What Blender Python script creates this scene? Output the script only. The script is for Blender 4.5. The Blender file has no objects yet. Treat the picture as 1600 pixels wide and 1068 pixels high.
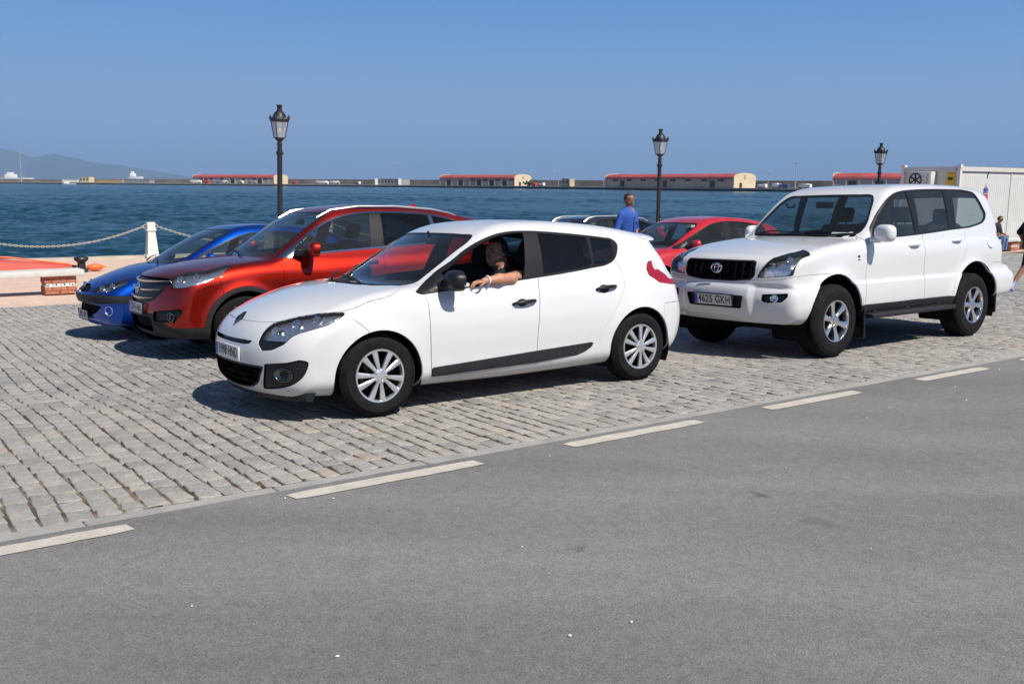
import bpy, bmesh, math, random
import numpy as np
from mathutils import Matrix, Vector
R_ = math.radians
random.seed(7); rng = np.random.default_rng(7)
SC = bpy.context.scene; COL = SC.collection
# ---------------------------------------------------------------- camera
F_PX, PITCH, CAM_H, ROLL = 1496.4, R_(9.354), 1.683, R_(-0.40)
cam_d = bpy.data.cameras.new('camera'); cam = bpy.data.objects.new('camera', cam_d); COL.objects.link(cam)
cam_d.sensor_width = 36; cam_d.lens = F_PX / 1600 * 36; cam_d.clip_start = .1; cam_d.clip_end = 60000
cam.matrix_world = Matrix.Translation((0, 0, CAM_H)) @ Matrix.Rotation(math.pi/2 - PITCH, 4, 'X') @ Matrix.Rotation(-ROLL, 4, 'Z')
SC.camera = cam
SC.render.resolution_x = 1024; SC.render.resolution_y = 683
# ---------------------------------------------------------------- light
SUN_V = Vector((.695*math.cos(R_(50)), -.72*math.cos(R_(50)), math.sin(R_(50)))).normalized()   # towards the sun
wd = bpy.data.worlds.new('World'); SC.world = wd; wd.use_nodes = True
nt = wd.node_tree; sky = nt.nodes.new('ShaderNodeTexSky'); sky.sky_type = 'NISHITA'; sky.sun_disc = False
sky.sun_elevation = math.asin(SUN_V.z); sky.sun_rotation = math.atan2(SUN_V.x, SUN_V.y); sky.altitude = 1500; sky.air_density = 1.0; sky.dust_density = .2; sky.ozone_density = 6
bg = nt.nodes['Background']; bg.inputs['Strength'].default_value = .066
# sea haze: the lower sky all round the horizon fades to a flat grey blue
_tc = nt.nodes.new('ShaderNodeTexCoord'); _sp = nt.nodes.new('ShaderNodeSeparateXYZ'); nt.links.new(_tc.outputs['Generated'], _sp.inputs[0])
_hf = nt.nodes.new('ShaderNodeValToRGB'); _hc = nt.nodes.new('ShaderNodeValToRGB'); _mx = nt.nodes.new('ShaderNodeMix'); _mx.data_type = 'RGBA'
for _r, _st in ((_hf, [(0, (.97,)*3), (.10, (.95,)*3), (.20, (.85,)*3), (.34, (.10,)*3), (1, (0,)*3)]), (_hc, [(0, (2.6, 4.1, 6.9)), (.015, (2.65, 4.15, 6.9)), (.07, (2.95, 4.6, 7.5)), (.13, (1.95, 4.15, 7.8)), (.19, (1.1, 3.4, 7.9)), (.4, (.6, 2.2, 5.6))])):
    while len(_r.color_ramp.elements) < len(_st): _r.color_ramp.elements.new(.5)
    for _e, (_p, _c) in zip(_r.color_ramp.elements, _st): _e.position = _p; _e.color = (*_c, 1)
    nt.links.new(_sp.outputs['Z'], _r.inputs[0])
nt.links.new(_hf.outputs[0], _mx.inputs[0]); nt.links.new(sky.outputs['Color'], _mx.inputs[6]); nt.links.new(_hc.outputs[0], _mx.inputs[7]); nt.links.new(_mx.outputs[2], bg.inputs['Color'])
sl = bpy.data.lights.new('sun', 'SUN'); sl.energy = 5.0; sl.angle = R_(.53); sl.color = (1, .935, .835)
so = bpy.data.objects.new('sun', sl); COL.objects.link(so); so.rotation_euler = SUN_V.to_track_quat('Z', 'Y').to_euler()
vs = SC.view_settings; vs.view_transform = 'Standard'; vs.look = 'None'; vs.exposure = .40; vs.gamma = 1; vs.use_curve_mapping = False
SC.render.engine = 'CYCLES'; SC.cycles.max_bounces = 8; SC.cycles.transparent_max_bounces = 24
# ---------------------------------------------------------------- quay frame: t along the kerb, s away from the road, local z = up from the sloping paving
ANG = R_(35.7265); O_K = Vector((-1.8741, 4.5295, 0)); SLOPE, SLOPE_T = .03377, -.00703
E_T = Vector((math.cos(ANG), math.sin(ANG), 0)); E_S = Vector((-math.sin(ANG), math.cos(ANG), 0))
PROM_S = 13.6; QUAY_S = 23.4
def gz(t, s): return SLOPE_T * t - SLOPE * min(s, PROM_S)
def W(t, s, z=0.): p = O_K + E_T*t + E_S*s; return Vector((p.x, p.y, gz(t, s) + z))
def ts(x, y): d = Vector((x, y, 0)) - O_K; return d.dot(E_T), d.dot(E_S)
UP = (Vector((0, 0, 1)) - E_T*SLOPE_T + E_S*SLOPE).normalized()
def tilt(x, y, yaw):
    """matrix for a thing standing on the sloping paving, local x turned to yaw"""
    t, s = ts(x, y); fw = Vector((math.cos(yaw), math.sin(yaw), 0)); fw = (fw - UP*fw.dot(UP)).normalized(); lf = UP.cross(fw)
    m = Matrix((fw, lf, UP)).transposed().to_4x4(); m.translation = (x, y, gz(t, s)); return m
# ---------------------------------------------------------------- object helpers
def link(name, data, parent=None):
    o = bpy.data.objects.new(name, data); COL.objects.link(o)
    if parent is not None: o.parent = parent
    return o
def tag(o, label=None, cat=None, group=None, kind=None):
    for k, v in (('label', label), ('category', cat), ('group', group), ('kind', kind)):
        if v: o[k] = v
    return o
def empty(name, mw=None, loc=None, rz=0):
    o = link(name, None); o.empty_display_size = .2
    if mw is not None: o.matrix_world = mw
    elif loc is not None: o.location = loc; o.rotation_euler = (0, 0, rz)
    return o
def mesh_np(name, V, Fc, mat, parent=None, N=None, smooth=True, mids=None, mats=None):
    """one mesh object from numpy arrays; Fc is a list of (n,k) index arrays or one array"""
    me = bpy.data.meshes.new(name); Fs = Fc if isinstance(Fc, list) else [Fc]; Fs = [f for f in Fs if len(f)]
    me.vertices.add(len(V)); me.vertices.foreach_set('co', np.asarray(V, np.float32).ravel())
    nl = sum(f.size for f in Fs); nf = sum(len(f) for f in Fs); me.loops.add(nl); me.polygons.add(nf)
    me.loops.foreach_set('vertex_index', np.concatenate([f.ravel() for f in Fs]).astype(np.int32))
    tot = np.concatenate([np.full(len(f), f.shape[1]) for f in Fs]); st = np.concatenate([[0], np.cumsum(tot)[:-1]])
    me.polygons.foreach_set('loop_start', st.astype(np.int32))
    me.polygons.foreach_set('use_smooth', np.full(nf, bool(smooth)))
    for m in (mats or [mat]): me.materials.append(m)
    if mids is not None: me.polygons.foreach_set('material_index', np.asarray(mids, np.int32))
    me.update(calc_edges=True); me.validate()
    if N is not None: me.normals_split_custom_set_from_vertices(np.asarray(N, np.float32).tolist())
    return link(name, me, parent)
class MB:
    """collects simple solids for ONE mesh object"""
    def __init__(s): s.bm = bmesh.new()
    def _xf(s, vs, M):
        if M is not None: bmesh.ops.transform(s.bm, matrix=M, verts=vs)
        return s
    def box(s, c, d, M=None, bev=0, seg=2):
        r = bmesh.ops.create_cube(s.bm, size=1); vs = r['verts']
        for v in vs: v.co = Vector((v.co.x*d[0] + c[0], v.co.y*d[1] + c[1], v.co.z*d[2] + c[2]))
        if bev:
            es = list({e for v in vs for e in v.link_edges}); q = bmesh.ops.bevel(s.bm, geom=es, offset=min(bev, min(d)*.49), segments=seg, profile=.5, affect='EDGES'); vs = list({v for f in q['faces'] for v in f.verts} | {v for v in vs if v.is_valid})
            vs = list({w for v in vs for f in v.link_faces for w in f.verts})
        return s._xf(vs, M)
    def tube(s, pts, r, n=8, cap=True, M=None):
        pts = [Vector(p) for p in pts]; rs = r if isinstance(r, (list, tuple)) else [r]*len(pts); rings = []; nv = None; allv = []
        for i, p in enumerate(pts):
            d = (pts[min(i+1, len(pts)-1)] - pts[max(i-1, 0)]).normalized()
            if nv is None: nv = d.orthogonal().normalized()
            else: nv = (nv - d*nv.dot(d)).normalized()
            b = d.cross(nv); rg = [s.bm.verts.new(p + (nv*math.cos(a) + b*math.sin(a))*rs[i]) for a in [2*math.pi*k/n for k in range(n)]]; rings.append(rg); allv += rg
        for a, b in zip(rings, rings[1:]):
            for k in range(n): s.bm.faces.new((a[k], a[(k+1) % n], b[(k+1) % n], b[k]))
        if cap: s.bm.faces.new(rings[0][::-1]); s.bm.faces.new(rings[-1])
        return s._xf(allv, M)
    def lathe(s, prof, n=24, axis='Z', M=None, close=False, cap=False):
        """prof: (radius, height) pairs, turned about an axis"""
        rings = []; allv = []
        for r, h in prof:
            rg = []
            for k in range(n):
                a = 2*math.pi*k/n; c, d = r*math.cos(a), r*math.sin(a)
                co = (c, d, h) if axis == 'Z' else (c, h, d)
                rg.append(s.bm.verts.new(co))
            rings.append(rg); allv += rg
        pr = list(zip(rings, rings[1:])) + ([(rings[-1], rings[0])] if close else [])
        for a, b in pr:
            for k in range(n):
                q = (a[k], a[(k+1) % n], b[(k+1) % n], b[k])
                s.bm.faces.new(q if axis == 'Z' else q[::-1])
        if cap and not close:
            for rg, fl in ((rings[0], True), (rings[-1], False)):
                if (axis == 'Z') == fl: rg = rg[::-1]
                try: s.bm.faces.new(rg)
                except ValueError: pass
        return s._xf(allv, M)
    def ell(s, c, d, M=None, n=16, e=1.0):
        """superellipsoid of half-sizes d"""
        r = bmesh.ops.create_uvsphere(s.bm, u_segments=n, v_segments=max(6, n*2//3), radius=1); vs = r['verts']
        p = lambda v: math.copysign(abs(v)**e, v)
        for v in vs: v.co = Vector((p(v.co.x)*d[0] + c[0], p(v.co.y)*d[1] + c[1], p(v.co.z)*d[2] + c[2]))
        return s._xf(vs, M)
    def prism(s, poly, z0, z1, M=None):
        a = [s.bm.verts.new((x, y, z0)) for x, y in poly]; b = [s.bm.verts.new((x, y, z1)) for x, y in poly]; n = len(poly)
        for k in range(n): s.bm.faces.new((a[k], a[(k+1) % n], b[(k+1) % n], b[k]))
        s.bm.faces.new(a[::-1]); s.bm.faces.new(b); return s._xf(a + b, M)
    def quad(s, pts, M=None):
        v = [s.bm.verts.new(p) for p in pts]; s.bm.faces.new(v); return s._xf(v, M)
    def loft(s, rings, cap=True, closed=True, M=None):
        R = [[s.bm.verts.new(p) for p in rg] for rg in rings]; n = len(R[0])
        for a, b in zip(R, R[1:]):
            for k in range(n if closed else n-1): s.bm.faces.new((a[k], a[(k+1) % n], b[(k+1) % n], b[k]))
        if cap and closed: s.bm.faces.new(R[0][::-1]); s.bm.faces.new(R[-1])
        return s._xf([v for r in R for v in r], M)
    def build(s, name, mat, parent=None, smooth=True, angle=35, fix=True):
        if fix: bmesh.ops.recalc_face_normals(s.bm, faces=s.bm.faces[:])
        me = bpy.data.meshes.new(name); 
        for f in s.bm.faces: f.smooth = smooth
        if smooth:
            ca = math.radians(angle)
            for e in s.bm.edges:
                if len(e.link_faces) == 2 and e.calc_face_angle(0) > ca: e.smooth = False
        s.bm.to_mesh(me); s.bm.free(); me.materials.append(mat); return link(name, me, parent)
def copy_tree(o, parent=None):
    c = o.copy(); COL.objects.link(c)
    if parent is not None: c.parent = parent
    for ch in [x for x in o.children]: copy_tree(ch, c)
    return c
def text_mesh(name, body, size, mat, parent, M, ext=.0008, space=1.0, sx=1.0):
    cu = bpy.data.curves.new(name, 'FONT'); cu.body = body; cu.size = size; cu.align_x = 'CENTER'; cu.align_y = 'CENTER'; cu.extrude = ext; cu.resolution_u = 3; cu.space_character = space; cu.offset = size*.012
    o = bpy.data.objects.new(name, cu); COL.objects.link(o); dg = bpy.context.evaluated_depsgraph_get(); me = bpy.data.meshes.new_from_object(o.evaluated_get(dg)); bpy.data.objects.remove(o); bpy.data.curves.remove(cu)
    me.transform(M @ Matrix.Diagonal((sx, 1, 1, 1))); me.materials.clear(); me.materials.append(mat); return link(name, me, parent)
# ---------------------------------------------------------------- materials
def new_mat(name):
    m = bpy.data.materials.new(name); m.use_nodes = True; t = m.node_tree; return m, t, t.nodes['Principled BSDF']
def nd(t, ty, **kw):
    n = t.nodes.new(ty)
    for k, v in kw.items():
        if k.startswith('i_'): n.inputs[k[2:].replace('_', ' ')].default_value = v
        else: setattr(n, k, v)
    return n
def ramp(t, fac, stops):
    r = nd(t, 'ShaderNodeValToRGB'); el = r.color_ramp.elements
    while len(el) < len(stops): el.new(.5)
    for e, (p, c) in zip(el, stops): e.position = p; e.color = (*c, 1) if len(c) == 3 else c
    t.links.new(fac, r.inputs[0]); return r.outputs[0]
def mixc(t, fac, a, b, mode='MIX'):
    m = nd(t, 'ShaderNodeMix', data_type='RGBA', blend_type=mode)
    for s, v in ((m.inputs[0], fac), (m.inputs[6], a), (m.inputs[7], b)):
        if hasattr(v, 'links'): t.links.new(v, s)
        else: s.default_value = v if not isinstance(v, tuple) else (*v[:3], 1)
    return m.outputs[2]
def math_n(t, op, a, b=0.):
    m = nd(t, 'ShaderNodeMath', operation=op)
    for s, v in ((m.inputs[0], a), (m.inputs[1], b)):
        if hasattr(v, 'links'): t.links.new(v, s)
        else: s.default_value = v
    return m.outputs[0]
def noise(t, scale, detail=4, rough=.5, vec=None, w=None):
    n = nd(t, 'ShaderNodeTexNoise'); n.inputs['Scale'].default_value = scale; n.inputs['Detail'].default_value = detail; n.inputs['Roughness'].default_value = rough
    if vec is not None: t.links.new(vec, n.inputs['Vector'])
    return n.outputs[0]
def objco(t): return nd(t, 'ShaderNodeTexCoord').outputs['Object']
def bump(t, p, h, strength=.3, dist=.01):
    b = nd(t, 'ShaderNodeBump'); b.inputs['Strength'].default_value = strength; b.inputs['Distance'].default_value = dist; t.links.new(h, b.inputs['Height']); t.links.new(b.outputs[0], p.inputs['Normal']); return b
def simple(name, col, rough=.5, metal=0., var=.12, scale=8., spec=.5, coat=0., bmp=0., bscale=60.):
    m, t, p = new_mat(name); p.inputs['Roughness'].default_value = rough; p.inputs['Metallic'].default_value = metal; p.inputs['Specular IOR Level'].default_value = spec
    p.inputs['Coat Weight'].default_value = coat; p.inputs['Coat Roughness'].default_value = .03
    co = objco(t); n = noise(t, scale, 5, .6, co)
    t.links.new(ramp(t, n, [(.3, tuple(c*(1-var) for c in col)), (.7, tuple(min(1, c*(1+var)) for c in col))]), p.inputs['Base Color'])
    if bmp: bump(t, p, noise(t, bscale, 4, .6, co), bmp)
    return m
def paint(name, col, dirt=(.32, .28, .22), dirt_amt=.35, metal=0., rough=.32, coat=1., flake=0.):
    """car paint with road dust low on the body"""
    m, t, p = new_mat(name); p.inputs['Metallic'].default_value = metal; p.inputs['Coat Weight'].default_value = coat; p.inputs['Coat Roughness'].default_value = .025
    tc = nd(t, 'ShaderNodeTexCoord'); co = tc.outputs['Object']; sp = nd(t, 'ShaderNodeSeparateXYZ'); t.links.new(co, sp.inputs[0])
    low = nd(t, 'ShaderNodeMapRange'); low.inputs[1].default_value = .75; low.inputs[2].default_value = .16; t.links.new(sp.outputs['Z'], low.inputs[0])
    n = noise(t, 5, 8, .7, co); f = math_n(t, 'MULTIPLY', math_n(t, 'MULTIPLY', low.outputs[0], low.outputs[0]), math_n(t, 'MULTIPLY', n, dirt_amt*2))
    f2 = math_n(t, 'MULTIPLY', noise(t, 1.7, 6, .65, co), .05*(dirt_amt > 0)); f = math_n(t, 'ADD', f, f2)
    t.links.new(mixc(t, f, col, dirt), p.inputs['Base Color'])
    t.links.new(math_n(t, 'ADD', math_n(t, 'MULTIPLY', f, .5), rough), p.inputs['Roughness'])
    t.links.new(math_n(t, 'SUBTRACT', coat, math_n(t, 'MULTIPLY', f, 1.2)), p.inputs['Coat Weight'])
    return m
def glass(name, tint, refl=1.0, dust=.03):
    m, t, p = new_mat(name); t.nodes.remove(p); out = t.nodes['Material Output']
    tr = nd(t, 'ShaderNodeBsdfTransparent'); tr.inputs[0].default_value = (*tint, 1); gl = nd(t, 'ShaderNodeBsdfGlossy'); gl.inputs['Roughness'].default_value = .015
    fr = nd(t, 'ShaderNodeLayerWeight'); fr.inputs[0].default_value = .5; f = math_n(t, 'MULTIPLY', math_n(t, 'ADD', math_n(t, 'MULTIPLY', math_n(t, 'POWER', fr.outputs['Facing'], 4.5), .9), .05), refl)
    mx = nd(t, 'ShaderNodeMixShader'); t.links.new(f, mx.inputs[0]); t.links.new(tr.outputs[0], mx.inputs[1]); t.links.new(gl.outputs[0], mx.inputs[2])
    df = nd(t, 'ShaderNodeBsdfDiffuse'); df.inputs[0].default_value = (.5, .5, .48, 1); m2 = nd(t, 'ShaderNodeMixShader')
    t.links.new(math_n(t, 'MULTIPLY', noise(t, 3, 6, .7, objco(t)), dust*2), m2.inputs[0]); t.links.new(mx.outputs[0], m2.inputs[1]); t.links.new(df.outputs[0], m2.inputs[2]); t.links.new(m2.outputs[0], out.inputs[0]); return m
MT = {}
MT['white'] = paint('white_paint', (.60, .605, .615), dirt_amt=.34)
MT['white2'] = paint('white_paint_suv', (.60, .605, .615), dirt_amt=.26)
MT['red'] = paint('orange_red_paint', (.36, .015, .006), metal=1., rough=.46, dirt_amt=.0, coat=.8)
MT['red2'] = paint('bright_red_paint', (.42, .006, .014), dirt_amt=.05)
MT['blue'] = paint('blue_paint', (.004, .075, .46), metal=1., rough=.46, dirt_amt=.0, coat=.8)
MT['navy'] = paint('navy_paint', (.01, .014, .025), dirt_amt=.12)
MT['black'] = simple('black_plastic', (.011, .0115, .013), .40, bmp=.05, spec=.28)
MT['trim'] = simple('grey_plastic_trim', (.020, .021, .024), .55, bmp=.06, spec=.2)
MT['liner'] = simple('wheel_well_black', (.006, .006, .007), .95, spec=.1)
MT['rubber'] = simple('tyre_rubber', (.011, .0105, .011), .8, var=.35, scale=14, spec=.12, bmp=.08)
MT['alloy'] = simple('silver_alloy', (.62, .63, .64), .28, .75, var=.08)
MT['chrome'] = simple('chrome', (.75, .76, .78), .08, 1., var=.03)
MT['dkchrome'] = simple('dark_reflector', (.16, .165, .17), .2, 1.)
MT['glass'] = glass('car_glass', (.80, .86, .85), 1., .016)
MT['glassd'] = glass('tinted_car_glass', (.20, .24, .26), 1., .008)
MT['lampsilver'] = simple('lamp_silver', (.72, .74, .78), .22, .92, var=.25, scale=45, bmp=.5, bscale=28)
MT['lens'] = glass('lamp_lens', (.93, .94, .95), .8, .02)
MT['cabin'] = simple('cabin_grey_fabric', (.022, .023, .026), .9, spec=.2)
MT['seat'] = simple('seat_cloth', (.028, .029, .033), .92, spec=.2, bmp=.1)
MT['redlens'] = simple('red_lamp_lens', (.28, .006, .012), .08, coat=1., var=.3, scale=30)
MT['clearlens'] = simple('pale_lamp_lens', (.55, .52, .5), .1, coat=1.)
MT['plate'] = simple('number_plate_white', (.58, .58, .565), .4, var=.06)
MT['ink'] = simple('plate_ink', (.012, .012, .013), .5)
MT['euro'] = simple('plate_blue_band', (.01, .05, .42), .4)
MT['amber'] = simple('amber_lamp', (.6, .16, .02), .2, coat=1.)
HAZE = 7e-5; HAZE_C = (.37, .57, .89, 1)
def pchip(xs, ys):
    xs = np.array(xs, float); ys = np.array(ys, float)
    if xs[0] > xs[-1]: xs, ys = xs[::-1], ys[::-1]
    h = np.diff(xs); d = np.diff(ys) / h; m = np.zeros_like(ys)
    if len(xs) > 2:
        w1 = 2 * h[1:] + h[:-1]; w2 = h[1:] + 2 * h[:-1]
        ok = d[:-1] * d[1:] > 0
        with np.errstate(all='ignore'):
            hm = (w1 + w2) / (w1 / d[:-1] + w2 / d[1:])
        m[1:-1] = np.where(ok, hm, 0)
    m[0] = d[0]; m[-1] = d[-1]
    def f(x):
        x = np.clip(x, xs[0], xs[-1]); i = np.clip(np.searchsorted(xs, x) - 1, 0, len(xs) - 2)
        t = (x - xs[i]) / h[i]; t2 = t * t; t3 = t2 * t
        return (2*t3 - 3*t2 + 1) * ys[i] + (t3 - 2*t2 + t) * h[i] * m[i] + (3*t2 - 2*t3) * ys[i+1] + (t3 - t2) * h[i] * m[i+1]
    return f
def smooth_loop(pts, n=8, closed=True):
    """Catmull-Rom through points; a third item marks a corner."""
    P = np.array([p[:2] for p in pts], float); C = [len(p) > 2 for p in pts]; N = len(P); out = []
    for i in range(N if closed else N - 1):
        p1, p2 = P[i], P[(i+1) % N]; p0 = P[i-1] if (closed or i) else p1; p3 = P[(i+2) % N] if (closed or i < N-2) else p2
        L = np.linalg.norm(p2 - p1) + 1e-9
        def tan(a, b, c):
            la = np.linalg.norm(b - a) + 1e-9; lc = np.linalg.norm(c - b) + 1e-9
            return ((b - a) / la * lc + (c - b) / lc * la) / (la + lc)
        m1 = (p2 - p1) if C[i] else tan(p0, p1, p2) * L
        m2 = (p2 - p1) if C[(i+1) % N] else tan(p1, p2, p3) * L
        for k in range(n):
            t = k / n; out.append((2*t**3-3*t*t+1)*p1 + (t**3-2*t*t+t)*m1 + (3*t*t-2*t**3)*p2 + (t**3-t*t)*m2)
    if not closed: out.append(P[-1])
    return np.array(out)
def poly_sdf(px, pz, poly):
    shp = np.shape(px); px = np.ravel(px); pz = np.ravel(pz)
    d2 = np.full(px.shape, 1e9); ins = np.zeros(px.shape, bool); n = len(poly)
    for i in range(n):
        ax, az = poly[i]; bx, bz = poly[(i+1) % n]; ex, ez = bx - ax, bz - az
        wx, wz = px - ax, pz - az; t = np.clip((wx*ex + wz*ez) / (ex*ex + ez*ez + 1e-12), 0, 1)
        d2 = np.minimum(d2, (wx - ex*t)**2 + (wz - ez*t)**2)
        c = (az > pz) != (bz > pz)
        if ez: ins ^= c & (px < ex * (pz - az) / ez + ax)
    d = np.sqrt(d2); return np.where(ins, -d, d).reshape(shp)
class Grid2:
    def __init__(self, poly, h=.0125, pad=.35):
        lo = poly.min(0) - pad; hi = poly.max(0) + pad; self.lo = lo; self.h = h
        gx = np.arange(lo[0], hi[0], h); gz = np.arange(lo[1], hi[1], h)
        self.A = poly_sdf(*np.meshgrid(gx, gz, indexing='ij'), poly)
    def __call__(self, x, z, fast=False):
        A = self.A; u = (x - self.lo[0]) / self.h; v = (z - self.lo[1]) / self.h
        u = np.clip(u, 1, A.shape[0] - 3.001); v = np.clip(v, 1, A.shape[1] - 3.001)
        i = u.astype(int); j = v.astype(int); a = u - i; b = v - j
        if fast: return (A[i, j]*(1-a) + A[i+1, j]*a)*(1-b) + (A[i, j+1]*(1-a) + A[i+1, j+1]*a)*b
        def w(t): return ((1-t)**3/6, (3*t**3-6*t*t+4)/6, (-3*t**3+3*t*t+3*t+1)/6, t**3/6)
        wa, wb = w(a), w(b); r = 0
        for k in range(4):
            for l in range(4): r = r + wa[k]*wb[l]*A[i+k-1, j+l-1]
        return r
def smax(a, b, k): h = np.maximum(k - np.abs(a - b), 0) / k; return np.maximum(a, b) + h*h*k*.25
def smin(a, b, k): return -smax(-a, -b, k)
def sstep(a, b, x): t = np.clip((x - a) / (b - a), 0, 1); return t*t*(3 - 2*t)
class Shell:
    """Implicit car body: x forward from the front axle, y left, z up from the ground."""
    def __init__(self, S):
        self.S = S; self.gb = Grid2(smooth_loop(S['body'])); self.gg = Grid2(smooth_loop(S['house']))
        self.W = pchip(*zip(*S['plan'])); self.I = pchip(*zip(*S['inset'])); self.GW = pchip(*zip(*S['gplan'])); self.GI = pchip(*zip(*S['ginset']))
    def F(self, x, y, z, fast=False):
        S = self.S; y = np.abs(y); w0 = S['w']
        q = np.clip(y / w0, 0, 1.2)
        fb, fp, f0, f1 = S['fbow']; rb, rp, r0, r1 = S['rbow']
        xb = x + fb * q**fp * sstep(f0, f1, x) - rb * q**rp * sstep(r0, r1, -x)
        if 'xmod' in S: xb = xb + S['xmod'](y, z)
        zb = z + S['crown'] * q**2 * sstep(.35, .8, z)
        Y = self.W(x) - self.I(z)
        for (cx, cz, R, amp, wd) in S['flares']:
            r = np.hypot(x - cx, (z - cz)); Y = Y + amp * np.exp(-((np.maximum(r - R, 0)) / wd)**2) * sstep(.0, .12, z)
        for fn in S.get('extra', ()): Y = Y + fn(x, z)
        B = smax(self.gb(xb, zb, fast), y - Y, S['kb'])
        wb, wp, s0, s1 = S['wbow']; bb, bp, t0, t1 = S['bbow']
        xg = x + wb * q**wp * sstep(s0, s1, x) - bb * q**bp * sstep(t0, t1, -x)
        zg = z + S['gcrown'] * q**2 * sstep(.9, 1.3, z)
        G = smax(self.gg(xg, zg, fast), (y - (self.GW(x) - self.GI(z))) * .95, S['kg'])
        return smin(B, G, S['kj'])
    def grad(self, P, e=1.5e-3):
        x, y, z = P.T; f = self.F
        return np.stack([f(x+e, y, z) - f(x-e, y, z), f(x, y+e, z) - f(x, y-e, z), f(x, y, z+e) - f(x, y, z-e)], 1) / (2*e)
    def mesh(self, h):
        S = self.S; x0, x1 = S['x']; zt = S['top']; nx = int((x1-x0)/h)+1; ny = 2*int(np.ceil(1.12/h)); nz = int((zt-.02)/h)+1
        xs = x0 + h*np.arange(nx); ys = (np.arange(ny) - (ny-1)/2)*h; zs = .05 + h*np.arange(nz)
        half = self.F(*np.meshgrid(xs, ys[ny//2:], zs, indexing='ij'), fast=True)
        A = np.concatenate([half[:, ::-1], half], 1); ins = A < 0
        c = np.zeros(np.array(A.shape) - 1, int)
        for i in (0, 1):
            for j in (0, 1):
                for k in (0, 1): c += ins[i:nx-1+i, j:ny-1+j, k:nz-1+k]
        act = (c > 0) & (c < 8); idx = np.full(act.shape, -1); idx[act] = np.arange(act.sum()); ci = np.argwhere(act)
        acc = np.zeros((len(ci), 3)); cnt = np.zeros(len(ci))
        for ax in range(3):
            o = [a for a in range(3) if a != ax]
            for s in ((0,0),(0,1),(1,0),(1,1)):
                a = ci.copy(); a[:, o[0]] += s[0]; a[:, o[1]] += s[1]; b = a.copy(); b[:, ax] += 1
                fa = A[tuple(a.T)]; fb = A[tuple(b.T)]; m = (fa < 0) != (fb < 0); t = fa[m] / (fa[m] - fb[m])
                p = a[m].astype(float); p[:, ax] += t; acc[m] += p; cnt[m] += 1
        V = acc / cnt[:, None] * h + np.array([xs[0], ys[0], zs[0]])
        Q = []
        for ax in range(3):
            o = [(ax+1) % 3, (ax+2) % 3]; sl = [slice(None)]*3; sl2 = [slice(None)]*3; sl[ax] = slice(0, -1); sl2[ax] = slice(1, None)
            fa = ins[tuple(sl)]; fb = ins[tuple(sl2)]; e = np.argwhere(fa != fb)
            ok = np.ones(len(e), bool)
            for a in o: ok &= (e[:, a] > 0) & (e[:, a] < A.shape[a] - 1)
            e = e[ok]; r = []
            for s in ((-1,-1),(0,-1),(0,0),(-1,0)):
                k = e.copy(); k[:, o[0]] += s[0]; k[:, o[1]] += s[1]; r.append(idx[tuple(k.T)])
            qd = np.stack(r, 1); fl = ~fa[tuple(e.T)]; qd[fl] = qd[fl][:, ::-1]; Q.append(qd)
        Q = np.concatenate(Q); Q = Q[(Q >= 0).all(1)]
        for _ in range(4):
            g = self.grad(V); f = self.F(*V.T); V = V - (f / np.maximum((g*g).sum(1), .05))[:, None] * g * .9
        g = self.grad(V, 4e-3); N = g / (np.linalg.norm(g, axis=1)[:, None] + 1e-9)
        d1 = np.linalg.norm(V[Q[:, 0]] - V[Q[:, 2]], axis=1); d2 = np.linalg.norm(V[Q[:, 1]] - V[Q[:, 3]], axis=1); m = d1 < d2
        T = np.concatenate([Q[m][:, [0,1,2]], Q[m][:, [0,2,3]], Q[~m][:, [0,1,3]], Q[~m][:, [1,2,3]]])
        return dict(V=V, N=N, T=T, L=np.zeros(len(T), int))
def cut(M, fn, label, src=(0,)):
    """Split triangles of the source labels along fn = 0 and give the inside the new label."""
    V, N, T, L = M['V'], M['N'], M['T'], M['L']
    f = fn(V); f = np.where(np.abs(f) < 2e-4, 2e-4, f); m = np.isin(L, src)
    s = (f[T] < 0); k = s.sum(1); L = L.copy(); L[m & (k == 3)] = label
    cr = m & (k > 0) & (k < 3)
    if cr.any():
        t = T[cr]; ss = s[cr]; kk = k[cr]; lone = np.where(kk == 1, np.argmax(ss, 1), np.argmin(ss, 1)); r = np.arange(len(t))
        a = t[r, lone]; b = t[r, (lone+1) % 3]; c = t[r, (lone+2) % 3]; base = L[cr]
        E = np.sort(np.concatenate([np.stack([a, b], 1), np.stack([a, c], 1)]), 1); U, inv = np.unique(E, axis=0, return_inverse=True); inv = inv.ravel()
        fa, fb = f[U[:, 0]], f[U[:, 1]]; w = (fa / (fa - fb))[:, None]
        nV = V[U[:, 0]]*(1-w) + V[U[:, 1]]*w; nN = N[U[:, 0]]*(1-w) + N[U[:, 1]]*w; nN /= np.linalg.norm(nN, axis=1)[:, None] + 1e-9
        ab = len(V) + inv[:len(t)]; ac = len(V) + inv[len(t):]; V = np.concatenate([V, nV]); N = np.concatenate([N, nN])
        li = np.where(kk == 1, label, base); lo = np.where(kk == 1, base, label)
        T = np.concatenate([T[~cr], np.stack([a, ab, ac], 1), np.stack([ab, b, c], 1), np.stack([ab, c, ac], 1)]); L = np.concatenate([L[~cr], li, lo, lo])
    M.update(V=V, N=N, T=T, L=L)
def XZ(poly, ymin=.35, grow=0.):
    P = np.array(poly, float); return lambda V: np.maximum(poly_sdf(V[:, 0], V[:, 2], P) - grow, ymin - np.abs(V[:, 1]))
def YZ(poly, xmin, grow=0., front=True):
    P = np.array(poly, float); s = 1 if front else -1
    return lambda V: np.maximum(poly_sdf(np.abs(V[:, 1]), V[:, 2], P) - grow, xmin - s*V[:, 0])
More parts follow.
